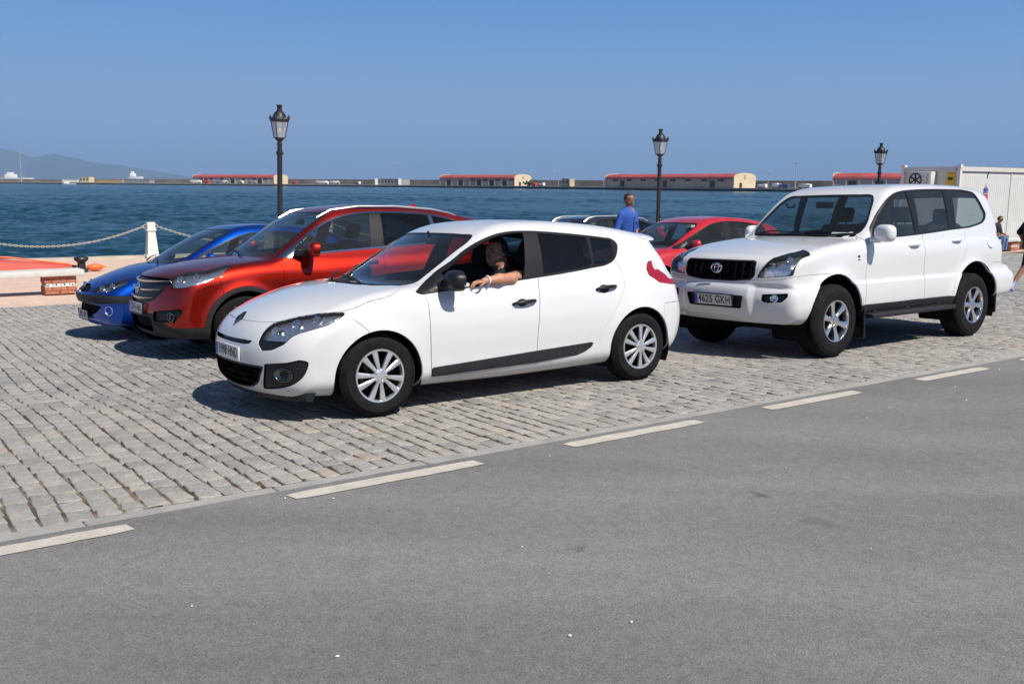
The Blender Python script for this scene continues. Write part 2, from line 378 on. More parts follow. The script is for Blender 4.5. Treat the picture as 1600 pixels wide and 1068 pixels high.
def XY(poly, zmin, grow=0.):
    P = np.array(poly, float); return lambda V: np.maximum(poly_sdf(V[:, 0], np.abs(V[:, 1]), P) - grow, zmin - V[:, 2])


SPEC_M = dict(
 x=(-3.62,1.02), top=1.62, w=.90,
 body=[(.62,.19),(.78,.20,1),(.835,.27),(.855,.38),(.862,.50),(.845,.60),(.80,.68),(.735,.745),(.60,.815),(.30,.905),(0.,.965),(-.35,1.0),(-.9,.99),(-1.6,1.0),(-2.3,1.03),(-2.9,1.05),(-3.17,1.03),(-3.29,.96),(-3.345,.80),(-3.385,.66),(-3.39,.52),(-3.36,.38),(-3.27,.27),(-3.0,.22),(-2.6,.20),(-1.3,.17),(-.4,.18)],
 house=[(-.22,.93,1),(-.5,1.11),(-.85,1.305),(-1.08,1.405),(-1.25,1.447),(-1.5,1.470),(-1.8,1.470),(-2.2,1.448),(-2.6,1.405),(-2.95,1.350),(-3.07,1.325,1),(-3.12,1.25),(-3.25,1.05),(-3.30,.9,1),(-1.5,.8)],
 plan=[(1.0,.80),(.8,.82),(.6,.845),(.35,.875),(0,.893),(-.6,.896),(-1.3,.90),(-2.0,.90),(-2.64,.895),(-3.0,.865),(-3.3,.81),(-3.5,.77)],
 inset=[(0,.16),(.15,.09),(.22,.055),(.30,.03),(.42,.02),(.55,.006),(.66,.0),(.76,.006),(.85,.022),(.93,.05),(1.0,.09),(1.1,.16)],
 gplan=[(.2,.80),(-.5,.825),(-1.2,.845),(-1.9,.845),(-2.5,.80),(-2.9,.735),(-3.2,.68)],
 ginset=[(.8,-.02),(.95,0),(1.1,.045),(1.25,.115),(1.36,.185),(1.42,.235),(1.5,.32)],
 fbow=(.30,2.6,-.1,.75), rbow=(.20,2.6,2.5,3.3), wbow=(.26,2.2,-1.6,-.6), bbow=(.16,2.2,2.3,3.0),
 crown=.055, gcrown=.05, kb=.14, kg=.10, kj=.05,
 flares=[(0,.315,.33,.016,.09),(-2.641,.315,.33,.02,.11)],
)


SPEC_B = dict(
 x=(-3.22,.95), top=1.56, w=.82,
 body=[(.50,.18),(.66,.19,1),(.72,.26),(.745,.36),(.755,.46),(.775,.52),(.78,.57),(.755,.605),(.72,.645),(.63,.705),(.45,.78),(.2,.86),(-.1,.925),(-.4,.95),(-1.0,.94),(-1.8,.96),(-2.5,.98),(-2.85,.96),(-2.98,.86),(-3.02,.70),(-3.05,.55),(-3.03,.40),(-2.92,.27),(-2.5,.2),(-1.2,.16),(-.3,.16)],
 house=[(-.08,.87,1),(-.32,1.04),(-.62,1.215),(-.88,1.33),(-1.08,1.39),(-1.35,1.418),(-1.7,1.41),(-2.1,1.375),(-2.45,1.315),(-2.6,1.27),(-2.72,1.15),(-2.85,.95),(-2.9,.85,1),(-1.4,.8)],
 plan=[(1.,.70),(.7,.735),(.45,.785),(.15,.812),(-.6,.815),(-1.3,.82),(-2.1,.82),(-2.5,.81),(-2.9,.75),(-3.1,.70)],
 inset=[(0,.14),(.15,.08),(.25,.04),(.4,.015),(.55,.0),(.68,.0),(.78,.015),(.88,.045),(.96,.09),(1.05,.15)],
 gplan=[(.2,.72),(-.4,.745),(-1.0,.765),(-1.7,.765),(-2.3,.72),(-2.8,.65)],
 ginset=[(.8,-.02),(.92,0),(1.05,.04),(1.18,.095),(1.3,.16),(1.37,.21),(1.45,.3)],
 fbow=(.27,2.3,-.2,.7), rbow=(.18,2.5,2.2,2.9), wbow=(.24,2.2,-1.4,-.5), bbow=(.15,2.3,2.0,2.7),
 crown=.05, gcrown=.045, kb=.13, kg=.10, kj=.045,
 flares=[(0,.29,.32,.015,.09),(-2.442,.29,.32,.015,.09)],
)


SPEC_C = dict(
 x=(-3.80,1.10), top=1.80, w=.91,
 body=[(.55,.22),(.80,.24,1),(.88,.32),(.91,.44),(.905,.58),(.885,.70),(.845,.82),(.78,.895),(.66,.945),(.35,1.01),(0.,1.06),(-.35,1.09),(-.9,1.08),(-1.6,1.09),(-2.3,1.12),(-3.0,1.15),(-3.40,1.13),(-3.56,1.0),(-3.60,.80),(-3.64,.62),(-3.62,.45),(-3.50,.30),(-3.1,.25),(-2.6,.24),(-1.2,.22),(-.3,.22)],
 house=[(-.12,1.0,1),(-.40,1.20),(-.70,1.395),(-.95,1.53),(-1.12,1.595),(-1.4,1.64),(-1.75,1.648),(-2.2,1.63),(-2.7,1.58),(-3.1,1.505),(-3.27,1.46),(-3.33,1.38),(-3.45,1.12),(-3.5,1.0,1),(-1.5,.9)],
 plan=[(1.1,.80),(.8,.83),(.5,.87),(.2,.895),(-.6,.90),(-1.3,.905),(-2.2,.905),(-2.7,.905),(-3.2,.87),(-3.6,.80)],
 inset=[(0,.12),(.2,.07),(.3,.04),(.45,.025),(.55,.018),(.7,.006),(.82,.0),(.92,.010),(1.0,.03),(1.08,.07),(1.2,.14)],
 gplan=[(.2,.80),(-.5,.83),(-1.2,.85),(-2.0,.85),(-2.8,.80),(-3.3,.72)],
 ginset=[(.9,-.02),(1.05,.0),(1.2,.04),(1.35,.10),(1.47,.16),(1.56,.22),(1.66,.32)],
 fbow=(.30,2.4,-.1,.8), rbow=(.18,2.6,2.7,3.5), wbow=(.25,2.2,-1.5,-.6), bbow=(.14,2.4,2.4,3.2),
 crown=.06, gcrown=.05, kb=.13, kg=.10, kj=.05,
 flares=[(0,.345,.40,.028,.07),(-2.62,.345,.40,.028,.07)],
)


SPEC_P = dict(
 x=(-4.02,1.06), top=1.98, w=.93,
 body=[(.55,.37),(.79,.385,1),(.845,.46),(.875,.56),(.885,.68),(.865,.75),(.832,.79,1),(.826,.90),(.812,.99),(.785,1.035),(.735,1.066),(.55,1.118),(.2,1.180),(-.2,1.228),(-.5,1.250),(-1.2,1.23),(-2.0,1.225),(-3.0,1.24),(-3.45,1.24),(-3.58,1.2),(-3.62,1.0),(-3.64,.90,1),(-3.80,.86),(-3.85,.74),(-3.84,.58),(-3.74,.46,1),(-3.2,.42),(-2.6,.40),(-1.2,.40),(-.3,.40)],
 house=[(-.28,1.06,1),(-.50,1.26),(-.78,1.50),(-1.0,1.67),(-1.16,1.765),(-1.35,1.815),(-1.75,1.845),(-2.4,1.85),(-3.0,1.83),(-3.30,1.795),(-3.43,1.74),(-3.50,1.62),(-3.57,1.4),(-3.61,1.15,1),(-1.5,1.0)],
 plan=[(1.1,.84),(.8,.86),(.5,.885),(0.,.895),(-.6,.892),(-1.3,.895),(-2.2,.895),(-2.8,.895),(-3.3,.89),(-3.6,.89),(-3.9,.885)],
 inset=[(0,.10),(.35,.06),(.46,.028),(.56,.010),(.66,.005),(.755,.007),(.79,.024),(.88,.020),(1.0,.014),(1.08,.018),(1.16,.036),(1.25,.072),(1.35,.14)],
 gplan=[(.2,.84),(-.5,.85),(-1.2,.85),(-2.2,.85),(-3.0,.84),(-3.4,.82),(-3.7,.80)],
 ginset=[(1.0,-.02),(1.18,.0),(1.35,.03),(1.5,.065),(1.65,.11),(1.75,.15),(1.82,.20),(1.9,.27)],
 fbow=(.20,2.6,.0,.8), rbow=(.10,3.0,2.9,3.6), wbow=(.17,2.2,-1.7,-.6), bbow=(.10,3.0,2.8,3.5),
 crown=.045, gcrown=.035, kb=.08, kg=.085, kj=.035,
 xmod=lambda y,z: .030*sstep(.42,.50,y)*sstep(.80,.74,z)*sstep(.36,.44,z) - .012*np.exp(-((z-.735)/.02)**2)*sstep(.3,.5,y)*0,
 flares=[(0,.40,.45,.038,.085),(-2.79,.40,.45,.038,.085)],
 extra=[lambda x,z: .028*np.exp(-((z-.60)/.16)**4)*sstep(-.1,.2,x)*1.0 + .035*np.exp(-((z-.62)/.17)**4)*sstep(3.0,3.3,-x)],
)


SPEC_R = dict(
 x=(-3.60,1.05), top=1.62, w=.90,
 body=[(.62,.19),(.80,.20,1),(.86,.28),(.88,.40),(.88,.52),(.85,.62),(.78,.71),(.68,.76),(.40,.84),(.1,.91),(-.25,.965),(-.7,.97),(-1.6,.99),(-2.3,1.03),(-2.9,1.04),(-3.22,1.0),(-3.36,.92),(-3.40,.78),(-3.44,.62),(-3.43,.48),(-3.36,.33),(-3.0,.22),(-2.6,.19),(-1.3,.16),(-.4,.17)],
 house=[(-.15,.90,1),(-.42,1.08),(-.75,1.26),(-1.0,1.365),(-1.2,1.425),(-1.5,1.462),(-1.8,1.462),(-2.2,1.435),(-2.6,1.38),(-2.95,1.30),(-3.05,1.25),(-3.15,1.12),(-3.25,.95,1),(-1.5,.8)],
 plan=[(1.0,.79),(.8,.81),(.6,.84),(.35,.87),(0,.89),(-.6,.895),(-1.3,.90),(-2.0,.90),(-2.64,.895),(-3.0,.86),(-3.3,.80),(-3.5,.76)],
 inset=[(0,.16),(.15,.09),(.25,.045),(.42,.02),(.55,.006),(.66,.0),(.76,.006),(.85,.022),(.93,.05),(1.0,.09),(1.1,.16)],
 gplan=[(.2,.78),(-.5,.81),(-1.2,.83),(-1.9,.83),(-2.5,.78),(-2.9,.72),(-3.2,.66)],
 ginset=[(.8,-.02),(.95,0),(1.1,.045),(1.25,.115),(1.36,.185),(1.42,.235),(1.5,.32)],
 fbow=(.30,2.5,-.1,.75), rbow=(.20,2.6,2.5,3.3), wbow=(.26,2.2,-1.6,-.6), bbow=(.16,2.2,2.3,3.0),
 crown=.055, gcrown=.05, kb=.14, kg=.10, kj=.05,
 flares=[(0,.315,.33,.02,.09),(-2.64,.315,.33,.02,.11)],
)
SPEC_D = dict(SPEC_C)
# ---------------------------------------------------------------- car panels cut from the shell
def DZ(pts, s=1, ymin=.2, grow=0., xlim=None):
    """outline given as 3-D points, seen from the corner direction (front s=1, rear s=-1)"""
    P = np.array([((p[1] - s*p[0])*.7071, p[2]) for p in pts])
    def f(V):
        d = np.maximum(poly_sdf((np.abs(V[:, 1]) - s*V[:, 0])*.7071, V[:, 2], P) - grow, ymin - np.abs(V[:, 1]))
        return d if xlim is None else np.maximum(d, xlim - s*V[:, 0])
    return f
def line_x(p, q):
    """signed side of the line p-q in side view, negative forward (larger x)"""
    (x0, z0), (x1, z1) = p, q
    return lambda V: (x0 + (V[:, 2] - z0)*(x1 - x0)/(z1 - z0)) - V[:, 0]
def AND(*fs): return lambda V: np.max([f(V) for f in fs], 0)
def OR(*fs): return lambda V: np.min([f(V) for f in fs], 0)
def NOT(f): return lambda V: -f(V)
def OFF(f, d): return lambda V: f(V) + d
def disc(cx, cz, r, ymin=.45): return lambda V: np.maximum(np.hypot(V[:, 0]-cx, V[:, 2]-cz) - r, ymin - np.abs(V[:, 1]))
def panel(name, M, labels, mat, parent, inset=.0022, flange=.016, off=0., side=0, relabel=None):
    m = np.isin(M['L'], labels if isinstance(labels, (list, tuple)) else [labels])
    if side: m &= (M['V'][M['T']].mean(1)[:, 1]*side > 0)
    T = M['T'][m]
    if not len(T): return None
    u, inv = np.unique(T, return_inverse=True); T = inv.reshape(-1, 3); V = M['V'][u].copy(); N = M['N'][u]
    E = np.concatenate([T[:, [0, 1]], T[:, [1, 2]], T[:, [2, 0]]]); key = np.sort(E, 1); k1 = key[:, 0].astype(np.int64)*len(V) + key[:, 1]
    _, ix, ct = np.unique(k1, return_index=True, return_counts=True); B = E[ix[ct == 1]]
    if len(B) and (inset or flange):
        d = V[B[:, 1]] - V[B[:, 0]]; inw = np.cross(N[B[:, 0]] + N[B[:, 1]], d); inw /= np.linalg.norm(inw, axis=1)[:, None] + 1e-9
        acc = np.zeros_like(V); np.add.at(acc, B[:, 0], inw); np.add.at(acc, B[:, 1], inw); ln = np.linalg.norm(acc, axis=1); bm_ = ln > 1e-6
        acc[bm_] /= ln[bm_][:, None]; V = V + acc*inset
        if off: V = V + N*off
        if flange:
            ub = np.unique(B); mp = np.full(len(V), -1); mp[ub] = np.arange(len(ub)); n0 = len(V)
            Vo = V[ub]; Vi = V[ub] - N[ub]*flange; Nb = -acc[ub] + N[ub]*.25; Nb /= np.linalg.norm(Nb, axis=1)[:, None] + 1e-9
            a, b = mp[B[:, 0]], mp[B[:, 1]]; Q = np.stack([b + n0, a + n0, a + n0 + len(ub), b + n0 + len(ub)], 1)
            V = np.concatenate([V, Vo, Vi]); N = np.concatenate([N, Nb, -acc[ub]*.9 + 1e-3]); return mesh_np(name, V, [T, Q], mat, parent, N)
    elif off: V = V + N*off
    return mesh_np(name, V, T, mat, parent, N)
def lining(M, keep, parent, mat, off=-.035, zmin=.3):
    m = np.isin(M['L'], keep) & (M['V'][M['T']].mean(1)[:, 2] > zmin); T = M['T'][m]; u, inv = np.unique(T, return_inverse=True)
    V = M['V'][u] + M['N'][u]*off; return mesh_np('cabin_lining', V, inv.reshape(-1, 3)[:, ::-1], mat, parent, -M['N'][u])
def surf(sh, x=None, y=None, z=None, side=1, start=None):
    """point and normal on the shell: two coordinates given, the third searched from outside"""
    a = np.linspace(1.3, 0, 900) if y is None else (np.linspace(1.2, -4.2, 2500) if x is None else np.linspace(2.0, .1, 1200))
    if start == 'rear': a = np.linspace(-4.2, 1.2, 2500)
    X = np.full(len(a), x) if x is not None else a; Y = np.full(len(a), y) if y is not None else a; Z = np.full(len(a), z) if z is not None else a
    f = sh.F(X, Y, Z); i = np.argmax(f < 0); P = np.array([[X[i], Y[i], Z[i]]]); n = sh.grad(P)[0]; n /= np.linalg.norm(n)
    p = Vector(P[0]); n = Vector(n)
    if side < 0: p.y *= -1; n.y *= -1
    return p, n
def on_surf(p, n, up=(0, 0, 1), lift=0.):
    """frame on a panel: local x along, y up the panel, z out"""
    n = Vector(n).normalized(); x = Vector(up).cross(n).normalized(); y = n.cross(x); m = Matrix((x, y, n)).transposed().to_4x4(); m.translation = Vector(p) + n*lift; return m
def spoke(mb, ang, r0, r1, w0, w1, y0, y1, bulge, depth=.018, twist=0., n=5, mid=None):
    rings = []
    for i in range(n):
        t = i/(n-1); r = r0 + (r1-r0)*t; w = w0 + (w1-w0)*t; y = y0 + (y1-y0)*t
        if mid: w += mid*math.sin(math.pi*t)
        a = ang + twist*math.sin(math.pi*t); rr = []
        for k, (u, h) in enumerate(((-.5, -depth), (-.5, 0), (-.25, bulge), (.25, bulge), (.5, 0), (.5, -depth))):
            tx = u*w; rr.append((r*math.cos(a) - tx*math.sin(a), y + h, r*math.sin(a) + tx*math.cos(a)))
        rings.append(rr)
    mb.loft(rings)
def make_wheel(root, x, side, yo, R, width, rim_r, style):
    """yo: outer face of the tyre from the car's middle"""
    w = bpy.data.objects.new('wheel', None)
    mb = MB(); hw = width/2; f = rim_r
    prof = [(f*.97, hw-.012), (f*1.0, hw-.004), (f+.012, hw), (f+.30*(R-f), hw+.006), (f+.62*(R-f), hw+.004), (f+.64*(R-f), hw+.001), (R-.035, hw-.006), (R-.012, hw-.020), (R-.003, hw-.040)]
    tread = []
    for g in (.30, .1, -.1, -.30):
        c = g*width
        tread += [(R, c+.012), (R-.008, c+.008), (R-.008, c-.004), (R, c-.008)] if False else [(R, c+.007), (R-.009, c+.004), (R-.009, c-.004), (R, c-.007)]
    prof = prof + tread + [(r, -h) for r, h in prof[::-1]]
    # barrel behind the spokes is the wheel mesh itself
    hub = MB(); hub.lathe([(rim_r*.97, hw-.012), (rim_r*.93, hw-.03), (rim_r*.90, hw-.10), (rim_r*.90, -hw+.02), (.05, -hw+.03), (.05, hw-.09)], 40, 'Y')
    hub.lathe([(rim_r*.62, hw-.105), (rim_r*.62, hw-.085), (.05, hw-.085)], 32, 'Y')
    wo = hub.build('wheel', MT['liner'], root)
    mb.lathe(prof, 56, 'Y'); mb.build('tyre', MT['rubber'], wo)
    c = MB()
    if style == 'cover10':
        c.lathe([(rim_r*1.0, hw-.004), (rim_r*.985, hw+.004), (rim_r*.93, hw+.002), (rim_r*.90, hw-.012), (rim_r*.905, hw-.035)], 48, 'Y')
        for k in range(10): spoke(c, 2*math.pi*(k+.25)/10 + (.05 if k % 2 else -.05), .045, rim_r*.925, .022, .046, hw+.004, hw-.004, .006, .02)
        c.lathe([(.058, hw-.02), (.055, hw+.006), (.04, hw+.012), (.022, hw+.016), (.001, hw+.016)], 24, 'Y')
        for k in range(5):
            a = 2*math.pi*(k+.5)/5; c.lathe([(.009, hw+.004), (.009, hw+.016), (.002, hw+.018)], 8, 'Y', M=Matrix.Translation((.045*math.cos(a), 0, .045*math.sin(a))))
        c.build('wheel_cover', MT['alloy'], wo)
    elif style == 'alloy6':
        c.lathe([(rim_r*1.0, hw-.006), (rim_r*.985, hw+.004), (rim_r*.94, hw+.002), (rim_r*.91, hw-.016), (rim_r*.90, hw-.06)], 48, 'Y')
        for k in range(6): spoke(c, 2*math.pi*(k+.28)/6, .05, rim_r*.93, .05, .082, hw-.03, hw-.016, .010, .03, mid=-.014)
        c.lathe([(.075, hw-.05), (.07, hw-.022), (.045, hw-.012), (.04, hw-.004), (.001, hw-.002)], 28, 'Y')
        for k in range(6):
            a = 2*math.pi*(k+.78)/6; c.lathe([(.011, hw-.03), (.011, hw-.014), (.003, hw-.012)], 8, 'Y', M=Matrix.Translation((.058*math.cos(a), 0, .058*math.sin(a))))
        c.build('rim', MT['chrome2'], wo)
    else:
        c.lathe([(rim_r*1.0, hw-.006), (rim_r*.985, hw+.002), (rim_r*.93, hw-.0), (rim_r*.905, hw-.03)], 40, 'Y')
        for k in range(5):
            for s in (-.13, .13): spoke(c, 2*math.pi*(k+.3)/5 + s, .05, rim_r*.93, .03, .035, hw-.01, hw-.008, .006, .02)
        c.lathe([(.06, hw-.03), (.055, hw-.004), (.001, hw)], 20, 'Y')
        c.build('rim', MT['alloy'], wo)
    wo.location = (x, side*(yo - hw), R); wo.rotation_euler = (0, .3*x, 0 if side > 0 else math.pi)
    bpy.data.objects.remove(w); return wo
def wheel_liner(root, cx, cz, r, side, y0, y1):
    mb = MB(); n = 20; pts = [(cx + r*math.cos(a), cz + r*math.sin(a)) for a in [R_(-25) + R_(230)*k/n for k in range(n+1)]]
    for (a, b) in zip(pts, pts[1:]): mb.quad([(a[0], side*y0, a[1]), (b[0], side*y0, b[1]), (b[0], side*y1, b[1]), (a[0], side*y1, a[1])])
    v = [mb.bm.verts.new((p[0], side*y0, p[1])) for p in pts]; mb.bm.faces.new(v)
    return mb.build('wheel_well', MT['liner'], root, smooth=True)
def seat(root, x, y, z, w=.50, rec=R_(18), h=.60, head=True, name='seat'):
    mb = MB(); mb.box((x+.02, y, z), (.52, w, .17), bev=.06, seg=3)
    M = Matrix.Translation((x-.24, y, z+.05)) @ Matrix.Rotation(-rec, 4, 'Y'); mb.box((0, 0, h/2), (.15, w*.96, h), M=M, bev=.055, seg=3)
    for s in (-1, 1): mb.box((.06, s*w*.42, h*.42), (.1, .08, h*.62), M=M, bev=.035, seg=2)
    o = mb.build(name, MT['seat'], root)
    if head:
        hb = MB(); hb.box((0, 0, h+.13), (.10, .27, .19), M=M, bev=.045, seg=3)
        for s in (-.06, .06): hb.tube([(0, s, h-.02), (0, s, h+.08)], .007, 6, M=M)
        hb.build('headrest', MT['seat'], o)
    return o
def steering(root, x, y, z, ang=R_(24), r=.185):
    mb = MB(); M = Matrix.Translation((x, y, z)) @ Matrix.Rotation(R_(90)-ang, 4, 'Y') @ Matrix.Rotation(R_(180), 4, 'Z')
    mb.tube([(r*math.cos(a), r*math.sin(a), 0) for a in [2*math.pi*k/32 for k in range(33)]], .016, 8, cap=False, M=M)
    mb.lathe([(.001, .03), (.06, .025), (.075, 0), (.05, -.05), (.03, -.25)], 16, M=M)
    for a in (0, R_(125), R_(235)): mb.box((r*.5, 0, 0), (r, .035, .018), M=M @ Matrix.Rotation(a, 4, 'Z'), bev=.006)
    return mb.build('steering_wheel', MT['black'], root)
def dashboard(root, xf, xr, z, w, drop=.28):
    mb = MB(); ys = np.linspace(-w, w, 11); prof = [(xf, z-.06), (xf-.1, z-.01), ((xf+xr)/2, z+.02), (xr+.06, z+.01), (xr, z-.05), (xr+.03, z-.16), (xr+.12, z-drop), (xf, z-drop)]
    rings = []
    for y in ys:
        q = abs(y)/w; sh_ = .10*q*q; hood = .05*math.exp(-((y-.36)/.16)**2); rings.append([(px - sh_*(px > (xf+xr)/2), y, pz + hood*(1 if 1 < k < 5 else 0)) for k, (px, pz) in enumerate(prof)])
    mb.loft(rings); return mb.build('dashboard', MT['cabin'], root)
def wiper(root, base, tip, sh, lift=.012, blade=.62):
    a = Vector(base); b = Vector(tip); mb = MB(); mb.tube([a, a.lerp(b, .3)+Vector((0, 0, .02)), b], [.010, .008, .005], 6)
    return mb.build('wiper', MT['black'], root)
def plate(root, p, n, txt, w=.52, h=.11, back=True, up=(0, 0, 1), frame=True):
    M = on_surf(p, n, up); mb = MB(); mb.box((0, 0, 0), (w, h, .012), M=M, bev=.004)
    o = mb.build('number_plate', MT['plate'], root)
    b = MB(); b.box((-w/2+.024, 0, .0065), (.040, h-.012, .002), M=M); b.build('country_band', MT['euro'], o)
    text_mesh('plate_lettering', txt, h*.98, MT['ink'], o, M @ Matrix.Translation((.022, 0, .0068)), space=1.08, sx=.84)
    if not frame: return o
    fr = MB(); 
    for (c, d) in (((0, h/2+.004, 0), (w+.02, .008, .016)), ((0, -h/2-.004, 0), (w+.02, .008, .016)), ((w/2+.005, 0, 0), (.010, h, .016)), ((-w/2-.005, 0, 0), (.010, h, .016))): fr.box(c, d, M=M)
    fr.build('plate_frame', MT['black'], o); return o
def lamp_unit(name, M, label, root, side, bowls, sh, depth=.034, house=None):
    """clear lens over a recessed housing with round reflectors"""
    lens = panel(name, M, label, MT['lens'], root, inset=.0025, flange=0, off=-.002, side=side)
    panel('lamp_housing', M, label, house or MT['lampsilver'], lens, inset=.004, flange=-depth+.004, off=-depth, side=side)
    for (x, y, z, r) in bowls:
        mb = MB(); Mx = on_surf((x, side*y, z), (.92, side*.38, .05))
        mb.lathe([(r, .018), (r*.96, .0), (r*.75, -.022), (r*.35, -.035), (.001, -.038)], 24, M=Mx); mb.lathe([(r*1.0, .018), (r*1.07, .020), (r*1.07, .004)], 24, M=Mx)
        mb.ell((0, 0, -.005), (r*.28, r*.28, r*.45), M=Mx, n=10); mb.build('reflector', MT['chrome'], lens)
    return lens
def mirror(root, p, half, side, mat, stem, rot=0., e=.75, stemmat=None):
    mb = MB(); x, y, z = p; M = Matrix.Translation((x, side*y, z)) @ Matrix.Rotation(rot*side, 4, 'Z'); mb.ell((0, 0, 0), half, M=M, n=24, e=e)
    for v in mb.bm.verts:
        q = M.inverted() @ v.co
        if q.x < -half[0]*.35: q.x = -half[0]*.35 + (q.x + half[0]*.35)*.12; v.co = M @ q
    o = mb.build('door_mirror', mat, root, angle=50)
    st = MB(); a, b = Vector(stem[0]), Vector(stem[1]); a.y *= side; b.y *= side; st.tube([a, a.lerp(b, .5), b], [.045, .035, .03], 10); st.build('mirror_stem', stemmat or MT['black'], o)
    g = MB(); g.ell((-half[0]*.40, 0, 0), (.004, half[1]*.86, half[2]*.84), M=M, n=20, e=.8); g.build('mirror_glass', MT['chrome'], o)
    return o
def handle(parent, p, n, length, mat, dish, fwd=(-1, 0, 0), dark=True):
    n = Vector(n).normalized(); x = (Vector(fwd) - n*n.dot(Vector(fwd))).normalized(); y = n.cross(x); M = Matrix((x, y, n)).transposed().to_4x4(); M.translation = p
    mb = MB(); L = length/2; mb.tube([(-L, 0, .004), (-L*.75, .003, .026), (-L*.2, .004, .036), (L*.3, .004, .036), (L*.8, .003, .026), (L, 0, .004)], [.010, .015, .0165, .0165, .015, .010], 10, M=M)
    o = mb.build('door_handle', mat, parent)
    d = MB(); d.ell((-.02, .0, -.004), (L*.62, .040, .008), M=M, n=20); d.build('handle_bowl', dish, o); return o
MT['chrome2'] = simple('polished_alloy', (.70, .71, .72), .16, .95, var=.05)
# ---------------------------------------------------------------- white hatchback
def build_hatch():
    sh = Shell(SPEC_M); M = sh.mesh(.021)
    root = empty('hatchback_car', tilt(-1.486, 7.779, R_(215.19)))
    tag(root, 'white five-door hatchback with a driver resting an arm on the open window', 'car', 'cars parked on the cobbled quay')
    DLO = smooth_loop([(-.35, .925), (-.476, .993), (-.609, 1.077), (-.743, 1.151), (-.891, 1.239), (-1.036, 1.306), (-1.207, 1.357), (-1.349, 1.376), (-1.522, 1.379), (-1.646, 1.374), (-1.894, 1.355), (-2.158, 1.33), (-2.37, 1.306), (-2.47, 1.289), (-2.511, 1.248), (-2.478, 1.174), (-2.419, 1.113), (-2.328, 1.076), (-2.125, 1.051), (-1.764, 1.014), (-1.4, .985), (-1.017, .956), (-.7, .933)], 3)
    dlo = XZ(DLO, .5)
    cut(M, disc(0.005, .305, .362), 90); cut(M, disc(-2.635, .315, .368), 90)
    cut(M, dlo, 10)
    inn = OFF(dlo, .017)
    cut(M, AND(inn, NOT(line_x((-.655, 1.0), (-.60, 1.1))), line_x((-1.475, 1.342), (-1.366, .996))), 11, (10,))
    cut(M, AND(OFF(dlo, .02), NOT(line_x((-1.623, 1.348), (-1.568, .998))), line_x((-2.147, 1.311), (-2.12, 1.062))), 12, (10,))
    cut(M, AND(OFF(dlo, .02), NOT(line_x((-2.19, 1.31), (-2.150, 1.061))), line_x((-2.44, 1.287), (-2.40, 1.09))), 13, (10,))
    ws = XY(smooth_loop([(-.105, 0, 1), (-.13, .25), (-.21, .47), (-.345, .635), (-.42, .655), (-.55, .648), (-.8, .62), (-1.0, .592), (-1.03, .57), (-1.015, .42), (-.985, .2), (-.975, 0, 1), (-.975, -.3, 1), (-.105, -.3, 1)], 4), .9)
    cut(M, ws, 14); cut(M, OFF(ws, .022), 15, (14,))
    cowl = XY([(-.06, -.3), (-.06, 0), (-.085, .25), (-.16, .47), (-.31, .63), (-.40, .63), (-.2, 0), (-.2, -.3)], .88); cut(M, cowl, 16)
    rw = YZ([(-.3, 1.04), (.50, 1.05), (.56, 1.10), (.50, 1.27), (-.3, 1.285)], 2.95, front=False); cut(M, rw, 17)
    hl = [(.795, .468, .586), (.76, .457, .653), (.698, .469, .716), (.642, .517, .745), (.484, .657, .792), (.349, .783, .812), (.262, .842, .803), (.334, .851, .757), (.507, .814, .701), (.631, .734, .651), (.690, .70, .594)]
    P2 = smooth_loop([(p[1]-p[0], p[2]) for p in hl], 3); hl3 = [(0, u, z) for u, z in P2]
    cut(M, DZ(hl3, 1, .3, xlim=-.2), 20); cut(M, lambda V: V[:, 2] - .612, 21, (20,))
    tl = [(-2.80, .802, .953), (-2.905, .73, 1.075), (-2.96, .70, 1.082), (-3.06, .80, .915), (-3.30, .66, .90), (-3.30, .63, .85), (-3.06, .83, .865), (-2.90, .85, .89)]
    cut(M, DZ(tl, -1, .4, xlim=2.6), 22); cut(M, AND(DZ(tl, -1, .4, xlim=2.6), lambda V: 1.0 - V[:, 2] + (V[:, 0]+2.96)*.0, lambda V: V[:, 0] + 2.93), 23, (22,))
    # bumper openings
    cut(M, YZ([(-.3, .572), (.30, .572), (.36, .580), (.40, .600), (.36, .603), (-.3, .592)], .5), 24)
    lg = smooth_loop([(-.3, .225, 1), (.20, .232), (.38, .262), (.455, .30), (.50, .37), (.540, .424, 1), (.30, .424), (-.3, .420, 1)], 4); g0 = YZ(lg, .5); cut(M, g0, 25)
    cut(M, OFF(g0, .013), 26, (25,)); bars = [.290, .320, .350, .380, .407]
    for z in bars: cut(M, lambda V, z=z: np.abs(V[:, 2]-z) - .007, 27, (26,))
    fgp = smooth_loop([(-.232, .443, 1), (.06, .466), (.255, .478), (.272, .47), (.262, .425), (.225, .372), (.125, .312), (-.01, .278), (-.16, .258), (-.285, .248, 1)], 3); fg = DZ([(0, u, z) for u, z in fgp], 1, .3, xlim=.2); cut(M, fg, 28)
    # panels
    hood = XY(smooth_loop([(.757, 0, 1), (.742, .22), (.69, .43), (.655, .50), (.52, .64), (.38, .765), (.25, .822), (.02, .818), (-.14, .805), (-.22, .76), (-.345, .62, 1), (-.2, .3, 1), (-.06, 0, 1), (-.06, -.3, 1), (.757, -.3, 1)], 4), .6)
    cut(M, hood, 30)
    cut(M, XZ([(.27, .803), (.18, .738), (.105, .672), (.09, .1), (1.2, .1), (1.2, .82)], -1), 31)
    cut(M, XZ(smooth_loop([(-.418, 1.02, 1), (-.424, .80), (-.428, .66), (-.446, .31), (-.45, .262, 1), (.6, .262, 1), (.6, 1.02, 1)], 3), .45), 32)
    cut(M, XZ([(-.448, .335), (-1.0, .360), (-1.467, .382), (-2.085, .408), (-2.06, .372), (-1.98, .332), (-1.90, .312), (-1.47, .284), (-.455, .266)], .6), 33)
